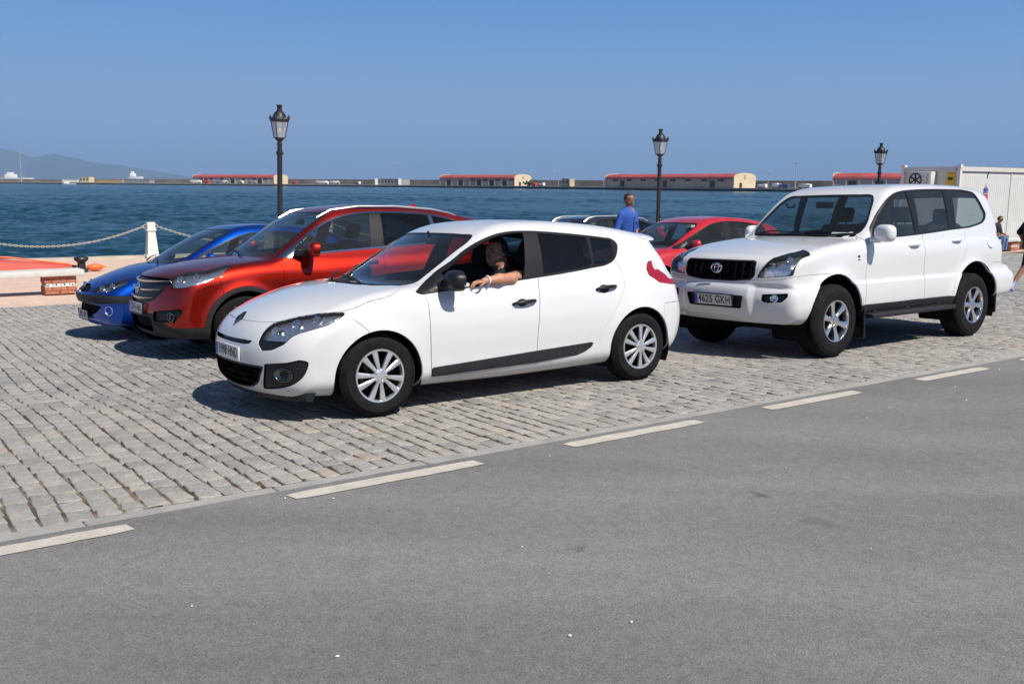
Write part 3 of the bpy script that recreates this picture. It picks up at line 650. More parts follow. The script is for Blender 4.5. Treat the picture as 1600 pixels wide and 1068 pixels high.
    spl = smooth_loop([(-1.52, 1.08, 1), (-1.505, .969), (-1.488, .82), (-1.466, .53), (-1.467, .25, 1)], 4, closed=False)
    fd = [(-.40, 1.06), (-.424, .80), (-.428, .66), (-.446, .31), (-.45, .264)] + [tuple(p) for p in spl[::-1]]
    cut(M, XZ(fd, .5), 34)
    rd = [tuple(p) for p in spl] + [tuple(p) for p in smooth_loop([(-1.9, .31, 1), (-2.06, .375), (-2.12, .43), (-2.176, .499), (-2.287, .643), (-2.397, .80), (-2.466, .92), (-2.468, 1.017), (-2.42, 1.10), (-2.35, 1.15, 1)], 4, closed=False)]
    cut(M, XZ(rd, .5), 35)
    cut(M, lambda V: np.maximum(V[:, 0] + 2.93, V[:, 2] - .60 - .10*np.clip(np.abs(V[:, 1])/.8, 0, 1)**3), 36)
    cut(M, AND(YZ([(-.5, .5), (.46, .5), (.48, .82), (.60, 1.0), (.58, 1.31), (-.5, 1.33)], 2.9, front=False), lambda V: V[:, 2] - 1.318), 37)
    pw = MT['white']
    panel('body_shell', M, 0, pw, root); panel('bonnet', M, 30, pw, root, inset=.0042); panel('front_bumper', M, 31, pw, root); panel('rear_bumper', M, 36, pw, root); panel('tailgate', M, 37, pw, root)
    lp, n = surf(sh, z=.5, y=0)
    for s in (1, -1):
        panel('front_wing', M, 32, pw, root, side=s); panel('door_moulding', M, 33, MT['trim'], root, side=s, off=.007, inset=.001)
        d1 = panel('front_door', M, 34, pw, root, side=s); d2 = panel('rear_door', M, 35, pw, root, side=s)
        panel('window_surround', M, 10, MT['black'], root, side=s, inset=.0005, flange=.02, off=.001)
        if s < 0: panel('door_window', M, 11, MT['glass'], d1, side=s, inset=0, flange=0, off=-.006)
        panel('door_window', M, 12, MT['glassd'], d2, side=s, inset=0, flange=0, off=-.006); panel('quarter_window', M, 13, MT['glassd'], root, side=s, inset=0, flange=0, off=-.006)
        lamp_unit('headlight', M, 20, root, s, [(.66, .55, .655, .052), (.55, .66, .715, .045), (.43, .745, .755, .034)], sh)
        panel('headlight_lip', M, 21, MT['black'], root, side=s, off=-.004); t = panel('tail_light', M, 22, MT['redlens'], root, side=s, off=.002); panel('reversing_lens', M, 23, MT['clearlens'], t, side=s, off=.002)
        f = panel('fog_lamp_recess', M, 28, MT['black'], root, side=s, off=-.010, flange=-.010, inset=.001)
        p, n = surf(sh, y=.70, z=.372); p.y *= s; n.y *= s; Mx = on_surf(p, n, lift=-.008) @ Matrix.Diagonal((1.3, .85, 1, 1)); fb = MB(); fb.lathe([(.062, .004), (.062, .012), (.055, .014), (.050, .006), (.030, -.004), (.001, -.008)], 28, M=Mx); fb.build('fog_lamp', MT['dkchrome'], f)
        for (x, z, d) in ((-1.325, .797, d1), (-2.224, .868, d2)):
            p, n = surf(sh, x=x, z=z, side=s); handle(d, p, n, .235, MT['black'], MT['trim'], fwd=(-1, 0, .06))
        if s > 0: mirror(d1, (-.64, .945, 1.01), (.09, .135, .082), s, MT['black'], ((-.58, .79, .955), (-.62, .90, .962)), rot=R_(-12))
        else: mirror(d1, (-.74, .845, 1.0), (.12, .055, .075), s, MT['black'], ((-.62, .78, .955), (-.64, .83, .965)))
        make_wheel(root, 0, s, .868, .318, .20, .205, 'cover10'); make_wheel(root, -2.641, s, .868, .318, .20, .205, 'cover10')
        wheel_liner(root, .005, .305, .366, s, .5, .862); wheel_liner(root, -2.635, .315, .372, s, .5, .862)
        if s < 0: continue
        q = MB(); q.box((-.652, s*1.066, .985), (.05, .02, .03), bev=.008); q.build('indicator', MT['clearlens'], d1)
    panel('windscreen_seal', M, 14, MT['black'], root, inset=.0003, flange=.01); panel('windscreen', M, 15, MT['glass'], root, inset=0, flange=0, off=-.003)
    panel('cowl_tray', M, 16, MT['black'], root, off=-.012, flange=0, inset=0); panel('rear_window', M, 17, MT['glassd'], root, inset=.001, flange=.01, off=-.002)
    panel('upper_grille', M, 24, MT['black'], root, off=-.03, flange=-.03); g = panel('lower_grille', M, 26, MT['liner'], root, off=-.035, flange=-.035, inset=0); panel('grille_surround', M, 25, MT['trim'], g, off=.002)
    for i, z in enumerate(bars):
        mm = (M['L'] == 27); c = M['V'][M['T']].mean(1)[:, 2]; M['L'][mm & (np.abs(c - z) < .012)] = 100 + i
        panel('grille_bar', M, 100 + i, MT['black'], g, off=-.008, inset=0, flange=.02)
    # lip spoiler under the bumper
    lip = MB(); ys = np.linspace(-.78, .78, 25); rings = []
    for y in ys:
        xx = .80 - .30*(abs(y)/.9)**2.6*1.05; rings.append([(xx-.03, y, .228), (xx-.015, y, .20), (xx-.035, y, .168), (xx-.07, y, .165), (xx-.10, y, .228)])
    lip.loft(rings); lip.build('front_lip', MT['black'], root)
    spo = MB(); rings = []
    for y in np.linspace(-.54, .54, 15):
        q = (abs(y)/.54); x0, x1 = -2.93 + .02*q, -3.19 + .09*q*q; z0 = sh_top(sh, x0, abs(y)) + .004; z1 = z0 - .052; rings.append([(x0, y, z0 - .004), ((x0+x1)/2, y, z0 - .012), (x1, y, z1 + .016), (x1 + .004, y, z1), ((x0+x1)/2, y, z1 - .006), (x0, y, z0 - .05)])
    spo.loft(rings); spo.build('roof_spoiler', pw, root)
    # emblem: hollow diamond
    p, n = surf(sh, y=0, z=.735); Mx = on_surf(p, n, up=(0, 0, 1), lift=.006); em = MB(); a, b = .050, .070
    P4 = [(0, b), (a, 0), (0, -b), (-a, 0)]; Q4 = [(0, b*.52), (a*.46, 0), (0, -b*.52), (-a*.46, 0)]
    for i in range(4):
        j = (i+1) % 4; em.loft([[(P4[i][0], P4[i][1], 0), (P4[i][0]*.76, P4[i][1]*.76, .014), (Q4[i][0], Q4[i][1], 0)], [(P4[j][0], P4[j][1], 0), (P4[j][0]*.76, P4[j][1]*.76, .014), (Q4[j][0], Q4[j][1], 0)]], M=Mx)
    em.build('emblem', MT['dkchrome'], root)
    p, n = surf(sh, y=0, z=.492); plate(root, p + n*.004, n, '1998 HND', h=.105, frame=False)
    w1 = wiper(root, (-.13, .30, .985), (-.26, -.38, 1.02), sh); w2 = wiper(root, (-.15, -.28, .985), (-.36, -.58, 1.04), sh)
    # cabin
    lining(M, (0, 30, 32, 34, 35, 36, 37), root, MT['cabin'])
    dashboard(root, -.14, -.62, .93, .66); steering(root, -.72, .37, .90)
    for s in (1, -1): seat(root, -1.28, s*.37, .40)
    seat(root, -2.10, 0, .42, w=1.2, head=False, name='rear_bench')
    mb = MB(); mb.box((-1.2, 0, .28), (2.6, 1.35, .06)); mb.build('cabin_floor', MT['cabin'], root)
    mb = MB(); mb.box((-.98, 0, 1.30), (.03, .22, .07), bev=.015); mb.tube([(-.95, 0, 1.34), (-.94, 0, 1.38)], .01, 6); mb.build('rear_view_mirror', MT['black'], root)
    pp = MB(); pp.box((0, 0, 0), (.16, .24, .002), M=Matrix.Translation((-.33, .43, .955)) @ Matrix.Rotation(R_(20), 4, 'Z') @ Matrix.Rotation(R_(8), 4, 'Y')); pp.build('parking_ticket', MT['paper'], root)
    return root
def sh_top(sh, x, y): return surf(sh, x=x, y=y)[0].z
MT['paper'] = simple('paper_ticket', (.62, .70, .68), .8, var=.1, scale=30)
HATCH = build_hatch()
# ---------------------------------------------------------------- white off-roader
def build_suv():
    sh = Shell(SPEC_P); M = sh.mesh(.022)
    root = empty('suv_car', tilt(2.854, 10.661, R_(216.8)))
    tag(root, 'tall white off-road car with a vertical-bar grille and running boards', 'car', 'cars parked on the cobbled quay')
    DLO = smooth_loop([(-.72, 1.31), (-.82, 1.42), (-.998, 1.574), (-1.12, 1.655), (-1.26, 1.715), (-1.42, 1.748), (-1.642, 1.765), (-2.1, 1.78), (-2.5, 1.782), (-2.96, 1.768), (-3.05, 1.752, 1), (-3.10, 1.71), (-3.24, 1.495, 1), (-3.215, 1.44), (-3.13, 1.385), (-2.998, 1.353), (-2.325, 1.301), (-1.592, 1.256), (-1.226, 1.241), (-.86, 1.239), (-.70, 1.25)], 3)
    dlo = XZ(DLO, .5)
    cut(M, disc(.0, .40, .478), 90); cut(M, disc(-2.83, .425, .492), 90)
    cut(M, lambda V: np.maximum.reduce([V[:, 2] - .52 + 0*V[:, 0], V[:, 0] + .42, -2.35 - V[:, 0]]), 91)
    cut(M, dlo, 10)
    cut(M, AND(OFF(dlo, .017), line_x((-1.53, 1.747), (-1.555, 1.262))), 11, (10,))
    cut(M, AND(OFF(dlo, .017), NOT(line_x((-1.665, 1.751), (-1.646, 1.26))), line_x((-2.33, 1.77), (-2.285, 1.301))), 12, (10,))
    cut(M, AND(OFF(dlo, .020), NOT(line_x((-2.52, 1.772), (-2.437, 1.307)))), 13, (10,))
    ws = XY(smooth_loop([(-.50, 0, 1), (-.515, .3), (-.575, .55), (-.655, .715), (-.72, .73), (-.9, .68), (-1.07, .60), (-1.10, .57), (-1.095, .4), (-1.08, .2), (-1.075, 0, 1), (-1.075, -.3, 1), (-.50, -.3, 1)], 4), 1.1)
    cut(M, ws, 14); cut(M, OFF(ws, .024), 15, (14,))
    cut(M, XY([(-.455, -.3), (-.455, 0), (-.47, .3), (-.53, .55), (-.60, .69), (-.68, .70), (-.6, 0), (-.6, -.3)], 1.1), 16)
    cut(M, YZ([(-.3, 1.30), (.60, 1.30), (.66, 1.36), (.60, 1.70), (-.3, 1.73)], 3.3, front=False), 17)
    cut(M, XY([(-1.45, -.3), (-1.45, .36), (-2.15, .36), (-2.15, -.3)], 1.7), 18)
    hl = [(.791, .49, .851), (.77, .543, .951), (.699, .581, 1.038), (.562, .617, 1.084), (.402, .673, 1.117), (.333, .776, 1.121), (.372, .834, 1.094), (.47, .838, 1.065), (.544, .841, 1.041), (.634, .854, .958), (.654, .848, .885)]
    P2 = smooth_loop([(p[1]-p[0], p[2], 1) if i in (0, 10) else (p[1]-p[0], p[2]) for i, p in enumerate(hl)], 3); cut(M, DZ([(0, u, z) for u, z in P2], 1, .3, xlim=0.), 20)
    tl = [(-3.62, .66, 1.02), (-3.60, .66, 1.26), (-3.48, .84, 1.26), (-3.50, .86, 1.02)]; cut(M, DZ(tl, -1, .4, xlim=3.3), 22)
    gr = YZ(smooth_loop([(-.3, .822, 1), (.36, .826), (.44, .842), (.470, .87), (.474, .96), (.470, 1.01), (.445, 1.029), (.40, 1.031, 1), (-.3, 1.031, 1)], 4), .5); cut(M, gr, 24); cut(M, OFF(gr, .016), 25, (24,))
    bars = [(i+.5)*.095 - .475 for i in range(10)]
    for y in bars: cut(M, lambda V, y=y: np.abs(V[:, 1]-y) - .011, 26, (25,))
    cut(M, YZ([(-.3, .536), (.355, .534), (.385, .66), (.38, .668), (-.3, .668)], .5), 27)
    fo = [(.815, .597, .690), (.712, .845, .708), (.72, .835, .67), (.753, .794, .618), (.80, .655, .606), (.825, .597, .62)]; cut(M, DZ(fo, 1, .3, xlim=.3), 28)
    cut(M, XY(smooth_loop([(.775, 0, 1), (.755, .3), (.72, .50), (.66, .585), (.50, .60), (.33, .64), (.22, .74), (.0, .80), (-.35, .79), (-.56, .74), (-.62, .70, 1), (-.455, .3, 1), (-.455, -.3, 1), (.775, -.3, 1)], 4), .95), 30)
    cut(M, XZ([(1.3, .795), (.75, .835), (.655, .872), (.40, .885), (.10, .888), (.10, .2), (1.3, .2)], -1), 31)
    cut(M, XZ([(-.61, 1.30), (-.575, 1.0), (-.56, .60), (-.575, .3), (.8, .3), (.8, 1.30)], .5), 32)
    cut(M, XZ([(-.60, 1.35), (-.61, 1.28), (-.575, 1.0), (-.56, .60), (-.575, .515), (-1.724, .525), (-1.695, 1.25), (-1.69, 1.35)], .5), 34)
    rd = [(-1.69, 1.35), (-1.695, 1.25), (-1.724, .525), (-2.29, .525)] + [tuple(p) for p in smooth_loop([(-2.31, .56, 1), (-2.36, .70), (-2.425, .80), (-2.54, .92), (-2.60, 1.05), (-2.63, 1.18), (-2.645, 1.35, 1)], 4, closed=False)]
    cut(M, XZ(rd, .5), 35)
    cut(M, lambda V: np.maximum(V[:, 0] + 3.25, V[:, 2] - .885), 36)
    cut(M, AND(YZ([(-.5, .7), (.66, .7), (.66, 1.76), (-.5, 1.78)], 3.2, front=False), lambda V: V[:, 0] + 3.40), 37)
    pw = MT['white2']
    panel('body_shell', M, 0, pw, root); panel('bonnet', M, 30, pw, root); panel('front_bumper', M, 31, pw, root); panel('rear_bumper', M, 36, pw, root); panel('rear_gate', M, 37, pw, root); panel('sill', M, 91, MT['trim'], root)
    for s in (1, -1):
        panel('front_wing', M, 32, pw, root, side=s); d1 = panel('front_door', M, 34, pw, root, side=s); d2 = panel('rear_door', M, 35, pw, root, side=s)
        panel('window_surround', M, 10, MT['black'], root, side=s, inset=.0005, flange=.02, off=.001)
        panel('door_window', M, 11, MT['glassm'], d1, side=s, inset=0, flange=0, off=-.006); panel('door_window', M, 12, MT['glassm'], d2, side=s, inset=0, flange=0, off=-.006); panel('quarter_window', M, 13, MT['glassm'], root, side=s, inset=0, flange=0, off=-.006)
        lamp_unit('headlight', M, 20, root, s, [(.66, .60, .935, .066), (.57, .715, .95, .060), (.56, .74, 1.04, .03)], sh, .07)
        panel('tail_light', M, 22, MT['redlens'], root, side=s)
        f = panel('fog_lamp_recess', M, 28, MT['black'], root, side=s, off=-.035, flange=-.035); p, n = surf(sh, y=.70, z=.655); p.y *= s; n.y *= s; Mx = on_surf(p, n, lift=-.02); fb = MB(); fb.lathe([(.042, .0), (.042, .016), (.034, .018), (.028, .002), (.001, -.01)], 24, M=Mx); fb.build('fog_lamp', MT['chrome'], f)
        for (x, z, d) in ((-1.485, 1.135, d1), (-2.41, 1.165, d2)):
            p, n = surf(sh, x=x, z=z, side=s); handle(d, p, n, .19, pw, pw, fwd=(-1, 0, .0))
        if s < 0: mirror(d1, (-.86, .91, 1.27), (.12, .06, .095), s, pw, ((-.70, .84, 1.225), (-.74, .88, 1.22)), e=.7, stemmat=pw)
        else: mirror(d1, (-.67, 1.02, 1.29), (.085, .12, .095), s, pw, ((-.66, .86, 1.225), (-.67, .96, 1.215)), rot=R_(-10), e=.7, stemmat=pw)
        make_wheel(root, 0, s, .915, .385, .265, .222, 'alloy6'); make_wheel(root, -2.79, s, .915, .385, .265, .222, 'alloy6')
        wheel_liner(root, 0, .40, .482, s, .45, .90); wheel_liner(root, -2.83, .425, .496, s, .45, .90)
        rb = MB(); rb.box((-1.42, s*.90, .405), (1.70, .17, .055), bev=.02, seg=3)
        for x in (-.75, -1.4, -2.05): rb.box((x, s*.78, .43), (.06, .2, .05))
        b = rb.build('running_board', MT['trim'], root); tr = MB(); tr.box((-1.42, s*.905, .435), (1.6, .12, .008)); tr.build('tread_strip', MT['black'], b)
        fl = MB(); fl.box((-.525, s*.80, .33), (.03, .22, .34), bev=.008); fl.build('mud_flap', MT['black'], root); fl = MB(); fl.box((-3.335, s*.80, .43), (.03, .22, .34), bev=.008); fl.build('mud_flap', MT['black'], root)
        p, n = surf(sh, x=-.42, z=1.035, side=s); bd = MB(); Mx = on_surf(p, n, lift=.002); bd.ell((0, .012, 0), (.028, .014, .004), M=Mx, n=14); bd.box((0, -.022, 0), (.04, .012, .004), M=Mx); bd.build('wing_badge', MT['dkchrome'], root)
    p, n = surf(sh, x=-3.211, z=1.150); fc = MB(); Mx = on_surf(p, n, lift=-.0005); fc.lathe([(.085, -.003), (.085, .003), (.081, .006), (.001, .006)], 32, M=Mx); fc.build('fuel_flap', pw, root)
    panel('windscreen_seal', M, 14, MT['black'], root, inset=.0003, flange=.01); panel('windscreen', M, 15, MT['glass'], root, inset=0, flange=0, off=-.003); panel('cowl_tray', M, 16, MT['black'], root, off=-.012, flange=0, inset=0)
    panel('rear_window', M, 17, MT['glassm'], root, inset=.001, flange=.01, off=-.002); panel('sunroof', M, 18, MT['darkglass'], root, inset=.004, off=.001)
    g = panel('grille', M, 25, MT['liner'], root, off=-.04, flange=-.04, inset=0); panel('grille_frame', M, 24, MT['trim'], g, off=.004)
    for i, y in enumerate(bars):
        c = M['V'][M['T']].mean(1)[:, 1]; M['L'][(M['L'] == 26) & (np.abs(c - y) < .02)] = 100 + i; panel('grille_bar', M, 100+i, MT['trim'], g, off=-.006, inset=0, flange=.03)
    panel('plate_recess', M, 27, MT['black'], root, off=-.03, flange=-.03)
    p, n = surf(sh, y=0, z=.61); plate(root, p + n*.002, n, '4625 GKH', h=.115)
    # emblem: three ovals
    p, n = surf(sh, y=0, z=.94); Mx = on_surf(p, n, lift=.014); em = MB()
    def ring(a, b, cx=0, cy=0, r=.0065): em.tube([(cx + a*math.cos(t), cy + b*math.sin(t), 0) for t in [2*math.pi*k/36 for k in range(37)]], r, 8, cap=False, M=Mx)
    ring(.068, .048, r=.008); ring(.026, .043); ring(.046, .016, cy=.024); em.build('emblem', MT['chrome'], root)
    # underside, bash plate, roof rails, antenna, spare wheel
    ub = MB(); ub.box((-1.5, 0, .36), (4.2, 1.2, .10), bev=.03); ub.tube([(0, -.7, .33), (0, .7, .33)], .05, 10); ub.tube([(-2.79, -.7, .36), (-2.79, .7, .36)], .06, 10); ub.build('underbody', MT['liner'], root)
    sp = MB(); Mx = Matrix.Translation((-3.79, -.10, 1.02)) @ Matrix.Rotation(R_(-90), 4, 'Y'); sp.lathe([(.001, .12), (.30, .12), (.36, .10), (.385, .05), (.385, -.06), (.36, -.10)], 40, M=Mx); sp.build('spare_wheel', MT['rubber'], root)
    wiper(root, (-.52, .10, 1.285), (-.60, .62, 1.30), sh); wiper(root, (-.52, -.52, 1.285), (-.515, .05, 1.295), sh)
    lining(M, (0, 30, 32, 34, 35, 36, 37), root, MT['cabin'], zmin=.5)
    dashboard(root, -.50, -.92, 1.19, .70); steering(root, -1.0, .40, 1.17)
    for s in (1, -1): seat(root, -1.52, s*.40, .72, w=.54, h=.62)
    rb = seat(root, -2.45, 0, .74, w=1.30, h=.58, head=False, name='rear_bench')
    for y in (-.42, .42):
        hb = MB(); hb.box((-2.88, y, 1.46), (.10, .27, .18), bev=.045, seg=3); hb.build('headrest', MT['seat'], rb)
    mb = MB(); mb.box((-1.6, 0, .55), (3.4, 1.45, .06)); mb.build('cabin_floor', MT['cabin'], root)
    mb = MB(); mb.box((-1.02, 0, 1.60), (.03, .24, .075), bev=.015); mb.build('rear_view_mirror', MT['black'], root)
    gh = MB(); gh.tube([(-1.22, -.70, 1.62), (-1.25, -.69, 1.58), (-1.36, -.69, 1.58), (-1.39, -.70, 1.62)], .012, 8); gh.build('grab_handle', MT['trim'], root)
    pp = MB(); pp.box((0, 0, 0), (.16, .26, .002), M=Matrix.Translation((-.60, .50, 1.262)) @ Matrix.Rotation(R_(28), 4, 'Y')); pp.build('parking_ticket', MT['paper'], root)
    return root
MT['glassm'] = glass('green_car_glass', (.62, .70, .69)); MT['darkglass'] = simple('sunroof_glass', (.01, .02, .035), .05, coat=1.)
SUV = build_suv()
# ---------------------------------------------------------------- generic builder for the other cars
def build_car(name, label, S, pose, pt, h, o):
    sh = Shell(S); M = sh.mesh(h); root = empty(name, tilt(pose[0], pose[1], R_(pose[2]))); tag(root, label, 'car', 'cars parked on the cobbled quay'); wb = o['wb']; R = o['R']; ra = o['ra']
    cut(M, disc(0, R*.97, ra), 90); cut(M, disc(wb, R*.97, ra), 90)
    dlo = XZ(smooth_loop(o['dlo'], 3), .45); cut(M, dlo, 10); seal = o.get('seal', .016)
    for lab, a, b in o['panes']:
        f = [OFF(dlo, seal)]
        if a: f.append(NOT(line_x(*a)))
        if b: f.append(line_x(*b))
        cut(M, AND(*f), lab, (10,))
    ws = XY(smooth_loop(o['ws'], 4), o['wsz']); cut(M, ws, 14); cut(M, OFF(ws, .02), 15, (14,)); cut(M, YZ(o['rw'], o['rwx'], front=False), 17)
    if 'roofglass' in o: cut(M, XY(o['roofglass'], 1.4), 18)
    hl = smooth_loop([(p[1]-p[0], p[2]) for p in o['head']], 3); cut(M, DZ([(0, u, z) for u, z in hl], 1, .15, xlim=-.1), 20)
    cut(M, DZ(o['tail'], -1, .4, xlim=-wb), 22)
    for lab, f in o.get('front', ()): cut(M, f, lab)
    if 'clad' in o:
        w = o['clad']
        for cx, lb in ((0, 40), (wb, 46)): cut(M, disc(cx, R*.97, ra + w), lb)
        cut(M, lambda V: V[:, 2] - .34 - .10*sstep(.3, .7, V[:, 0])*0, 41)
    cut(M, XY(smooth_loop(o['hood'], 4), o['hoodz']), 30); cut(M, XZ(o['bumper'], -1), 31); fx = o['fdoor']
    cut(M, XZ([(fx[0], 1.15), (fx[1], .7), (fx[2], .3), (fx[2], .2), (.7, .2), (.7, 1.15)], .4), 32)
    b = o['split']; cut(M, XZ([(fx[0], 1.18), (fx[1], .7), (fx[2], .26), (b[1], .26), (b[0], 1.18)], .5), 34)
    if 'rdoor' in o: cut(M, XZ([(b[0], 1.18), (b[1], .26)] + [tuple(p) for p in smooth_loop(o['rdoor'], 3, closed=False)], .5), 35)
    cut(M, lambda V: np.maximum(V[:, 0] - wb + .33, V[:, 2] - .62), 36)
    for lab, nm in ((0, 'body_shell'), (30, 'bonnet'), (31, 'front_bumper'), (36, 'rear_bumper')): panel(nm, M, lab, pt, root)
    for s in (1, -1):
        panel('front_wing', M, 32, pt, root, side=s); d1 = panel('front_door', M, 34, pt, root, side=s); d2 = panel('rear_door', M, 35, pt, root, side=s) if 'rdoor' in o else None
        w_ = panel('window_surround', M, 10, o.get('sealmat', MT['black']), root, side=s, inset=.0005, flange=.02, off=.001)
        for lab, nm, mt, par in o['glassing']: panel(nm, M, lab, mt, {1: d1, 2: d2 or root}.get(par, root), side=s, inset=0, flange=0, off=-.006)
        lamp_unit('headlight', M, 20, root, s, o['bowls'], sh, .045, o.get('house')); panel('tail_light', M, 22, MT['redlens'], root, side=s)
        for (x, z, d) in o.get('handles', ()):
            p, n = surf(sh, x=x, z=z, side=s); handle({1: d1, 2: d2 or d1}[d], p, n, .2, pt, pt)
        mp, mh, ms = o['mirror']; mirror(d1, mp, mh, s, pt, ms, rot=R_(-12))
        for cx in (0, wb):
            make_wheel(root, cx, s, o['yo'], R, o['tw'], o['rim'], 'alloy5'); wheel_liner(root, cx, R*.97, ra + .004, s, .5, o['yo'] - .01)
        for lb in ((40, 46) if 'clad' in o else ()): panel('wheel_arch_trim', M, lb, MT['trim'], root, side=s, off=.006)
    if 'clad' in o: panel('lower_cladding', M, 41, MT['trim'], root, off=.004)
    panel('windscreen_seal', M, 14, MT['black'], root, inset=.0003, flange=.01); panel('windscreen', M, 15, MT['glass'], root, inset=0, flange=0, off=-.003); panel('rear_window', M, 17, MT['glassd'], root, inset=.001, flange=.01, off=-.002)
    if 'roofglass' in o: panel('sunroof', M, 18, MT['darkglass'], root)
    lining(M, (0, 30, 32, 34, 35, 36, 37, 41), root, MT['cabin']); c = o['cabin']
    dashboard(root, c['dx'], c['dx'] - .45, c['dz'], c['w']); steering(root, c['dx'] - .55, .36, c['dz'] - .01)
    for s in (1, -1): seat(root, c['sx'], s*.36, c['sz'])
    seat(root, c['sx'] - .85, 0, c['sz'] + .02, w=1.2, head=False, name='rear_bench')
    mb = MB(); mb.box((c['sx'] - .1, 0, .32), (2.5, 1.3, .05)); mb.build('cabin_floor', MT['cabin'], root); mb = MB(); mb.box(c['mir'], (.03, .22, .07), bev=.015); mb.build('rear_view_mirror', MT['black'], root)
    for (a, b) in o.get('wipers', ()): wiper(root, a, b, sh)
    return root, sh, M
def strip_parts(M, lab, root, name, mat, coords, axis, tol, **kw):
    out = []
    for i, v in enumerate(coords):
        c = M['V'][M['T']].mean(1)[:, axis]; M['L'][(M['L'] == lab) & (np.abs(c - v) < tol)] = 100 + i; p = panel(name, M, 100 + i, mat, root, **kw); out.append(p)
    return out
# ---- red crossover
crv_o = dict(wb=-2.62, R=.345, ra=.392, clad=.052, yo=.885, tw=.225, rim=.235, seal=.020, sealmat=MT['satin'] if 'satin' in MT else MT['chrome'],
 dlo=[(-.42, 1.068), (-.52, 1.14), (-.662, 1.23), (-.882, 1.38), (-1.0, 1.445), (-1.12, 1.49), (-1.333, 1.539), (-1.639, 1.568), (-1.986, 1.566), (-2.321, 1.55), (-2.576, 1.517), (-2.847, 1.436), (-2.97, 1.38), (-2.96, 1.33), (-2.75, 1.24), (-2.4, 1.18), (-1.9, 1.152), (-1.518, 1.132), (-.945, 1.099), (-.6, 1.07)],
 panes=[(11, ((-.60, 1.05), (-.62, 1.2)), ((-1.61, 1.56), (-1.525, 1.1))), (12, ((-1.76, 1.56), (-1.70, 1.1)), ((-2.40, 1.55), (-2.44, 1.15))), (13, ((-2.45, 1.55), (-2.50, 1.15)), None), (19, ((-1.61, 1.56), (-1.525, 1.1)), ((-1.76, 1.56), (-1.70, 1.1)))],
 glassing=[(11, 'door_window', MT['glassm'], 1), (12, 'door_window', MT['glassd'], 2), (13, 'quarter_window', MT['glassd'], 0), (19, 'centre_pillar', MT['black'], 0)],
 ws=[(-.16, 0, 1), (-.19, .3), (-.27, .5), (-.40, .65), (-.5, .66), (-.8, .64), (-1.06, .60), (-1.085, .57), (-1.07, .4), (-1.04, .2), (-1.03, 0, 1), (-1.03, -.3, 1), (-.16, -.3, 1)], wsz=1.0,
 rw=[(-.3, 1.15), (.52, 1.15), (.55, 1.2), (.50, 1.42), (-.3, 1.44)], rwx=3.15,
 head=[(.70, .555, .885), (.653, .565, .905), (.398, .743, .958), (.148, .80, .995), (.20, .855, .955), (.331, .877, .872), (.527, .854, .807), (.66, .755, .780), (.73, .63, .80)], bowls=[(.60, .64, .845, .05), (.46, .74, .875, .042)],
 tail=[(-3.2, .72, 1.0), (-3.1, .75, 1.35), (-3.2, .66, 1.38), (-3.48, .62, 1.0), (-3.5, .64, .9), (-3.2, .80, .88)],
 hood=[(.80, 0, 1), (.775, .25), (.70, .50), (.62, .58), (.40, .74), (.16, .79), (-.1, .80), (-.30, .77), (-.42, .66, 1), (-.16, .25, 1), (-.14, -.3, 1), (.80, -.3, 1)], hoodz=.84,
 bumper=[(.30, .90), (.26, .80), (.20, .34), (1.3, .34), (1.3, .9)], fdoor=(-.44, -.43, -.45), split=(-1.68, -1.66), rdoor=[(-2.2, .26, 1), (-2.25, .5), (-2.36, .75), (-2.52, .95), (-2.62, 1.2, 1)],
 handles=((-1.5, .98, 1), (-2.42, 1.02, 2)), mirror=((-.76, 1.0, 1.155), (.09, .13, .085), ((-.60, .83, 1.10), (-.70, .93, 1.11))),
 cabin=dict(dx=-.22, dz=1.03, w=.66, sx=-1.42, sz=.58, mir=(-1.02, 0, 1.45)),
 front=[(42, YZ(smooth_loop([(-.3, .615, 1), (.30, .622), (.44, .655), (.50, .70), (.60, .80), (.655, .865, 1), (.40, .875), (-.3, .872, 1)], 3), .4)), (44, DZ([(.86, .45, .525), (.66, .80, .565), (.66, .80, .52), (.72, .72, .42), (.85, .42, .42)], 1, .2, xlim=.3)), (45, YZ([(-.3, .31), (.38, .31), (.40, .43), (.36, .46), (-.3, .46)], .4)), (41, lambda V: np.maximum(V[:, 2] - np.where(np.abs(V[:, 1]) < .45, .50, .50 - .14*sstep(.45, .72, np.abs(V[:, 1]))), .32 - V[:, 0]))],
 wipers=[((-.18, .32, 1.09), (-.32, -.36, 1.13)), ((-.2, -.25, 1.09), (-.42, -.55, 1.15))])
MT['satin'] = simple('satin_chrome', (.42, .44, .48), .18, 1., var=.04); crv_o['sealmat'] = MT['satin']
CRV, shC, MC = build_car('crossover_car', 'orange-red crossover with chrome grille bars behind the white hatchback', SPEC_C, (-3.361, 10.917, 215.49), MT['red'], .026, crv_o)
g = panel('grille', MC, 42, MT['black'], CRV, off=-.02, flange=-.02)
for z, y0, y1 in ((.842, .60, .0), (.755, .53, .07), (.668, .43, .0)):
    for s in ((1, -1) if y1 else (1,)):
        mb = MB(); ys = np.linspace(y1 if y1 else -y0, y0, 18); rings = []
        for y in ys:
            p, n = surf(shC, y=abs(y), z=z - .014*(1 - (abs(y)/y0)**2)); p.y = y; n.y = math.copysign(n.y, y); tp = .014*(1.1 - .75*(abs(y)/y0)**2)
            u = Vector((0, 0, 1)); rings.append([p*s if False else Vector((q.x, q.y*s, q.z)) for q in (p + u*tp - n*.01, p + u*tp*.6 + n*.014, p - u*tp*.8 + n*.014, p - u*tp - n*.01)])
        mb.loft(rings); mb.build('grille_bar', MT['satin'], g)
p, n = surf(shC, y=0, z=.755); Mx = on_surf(p, n, lift=.02); em = MB()
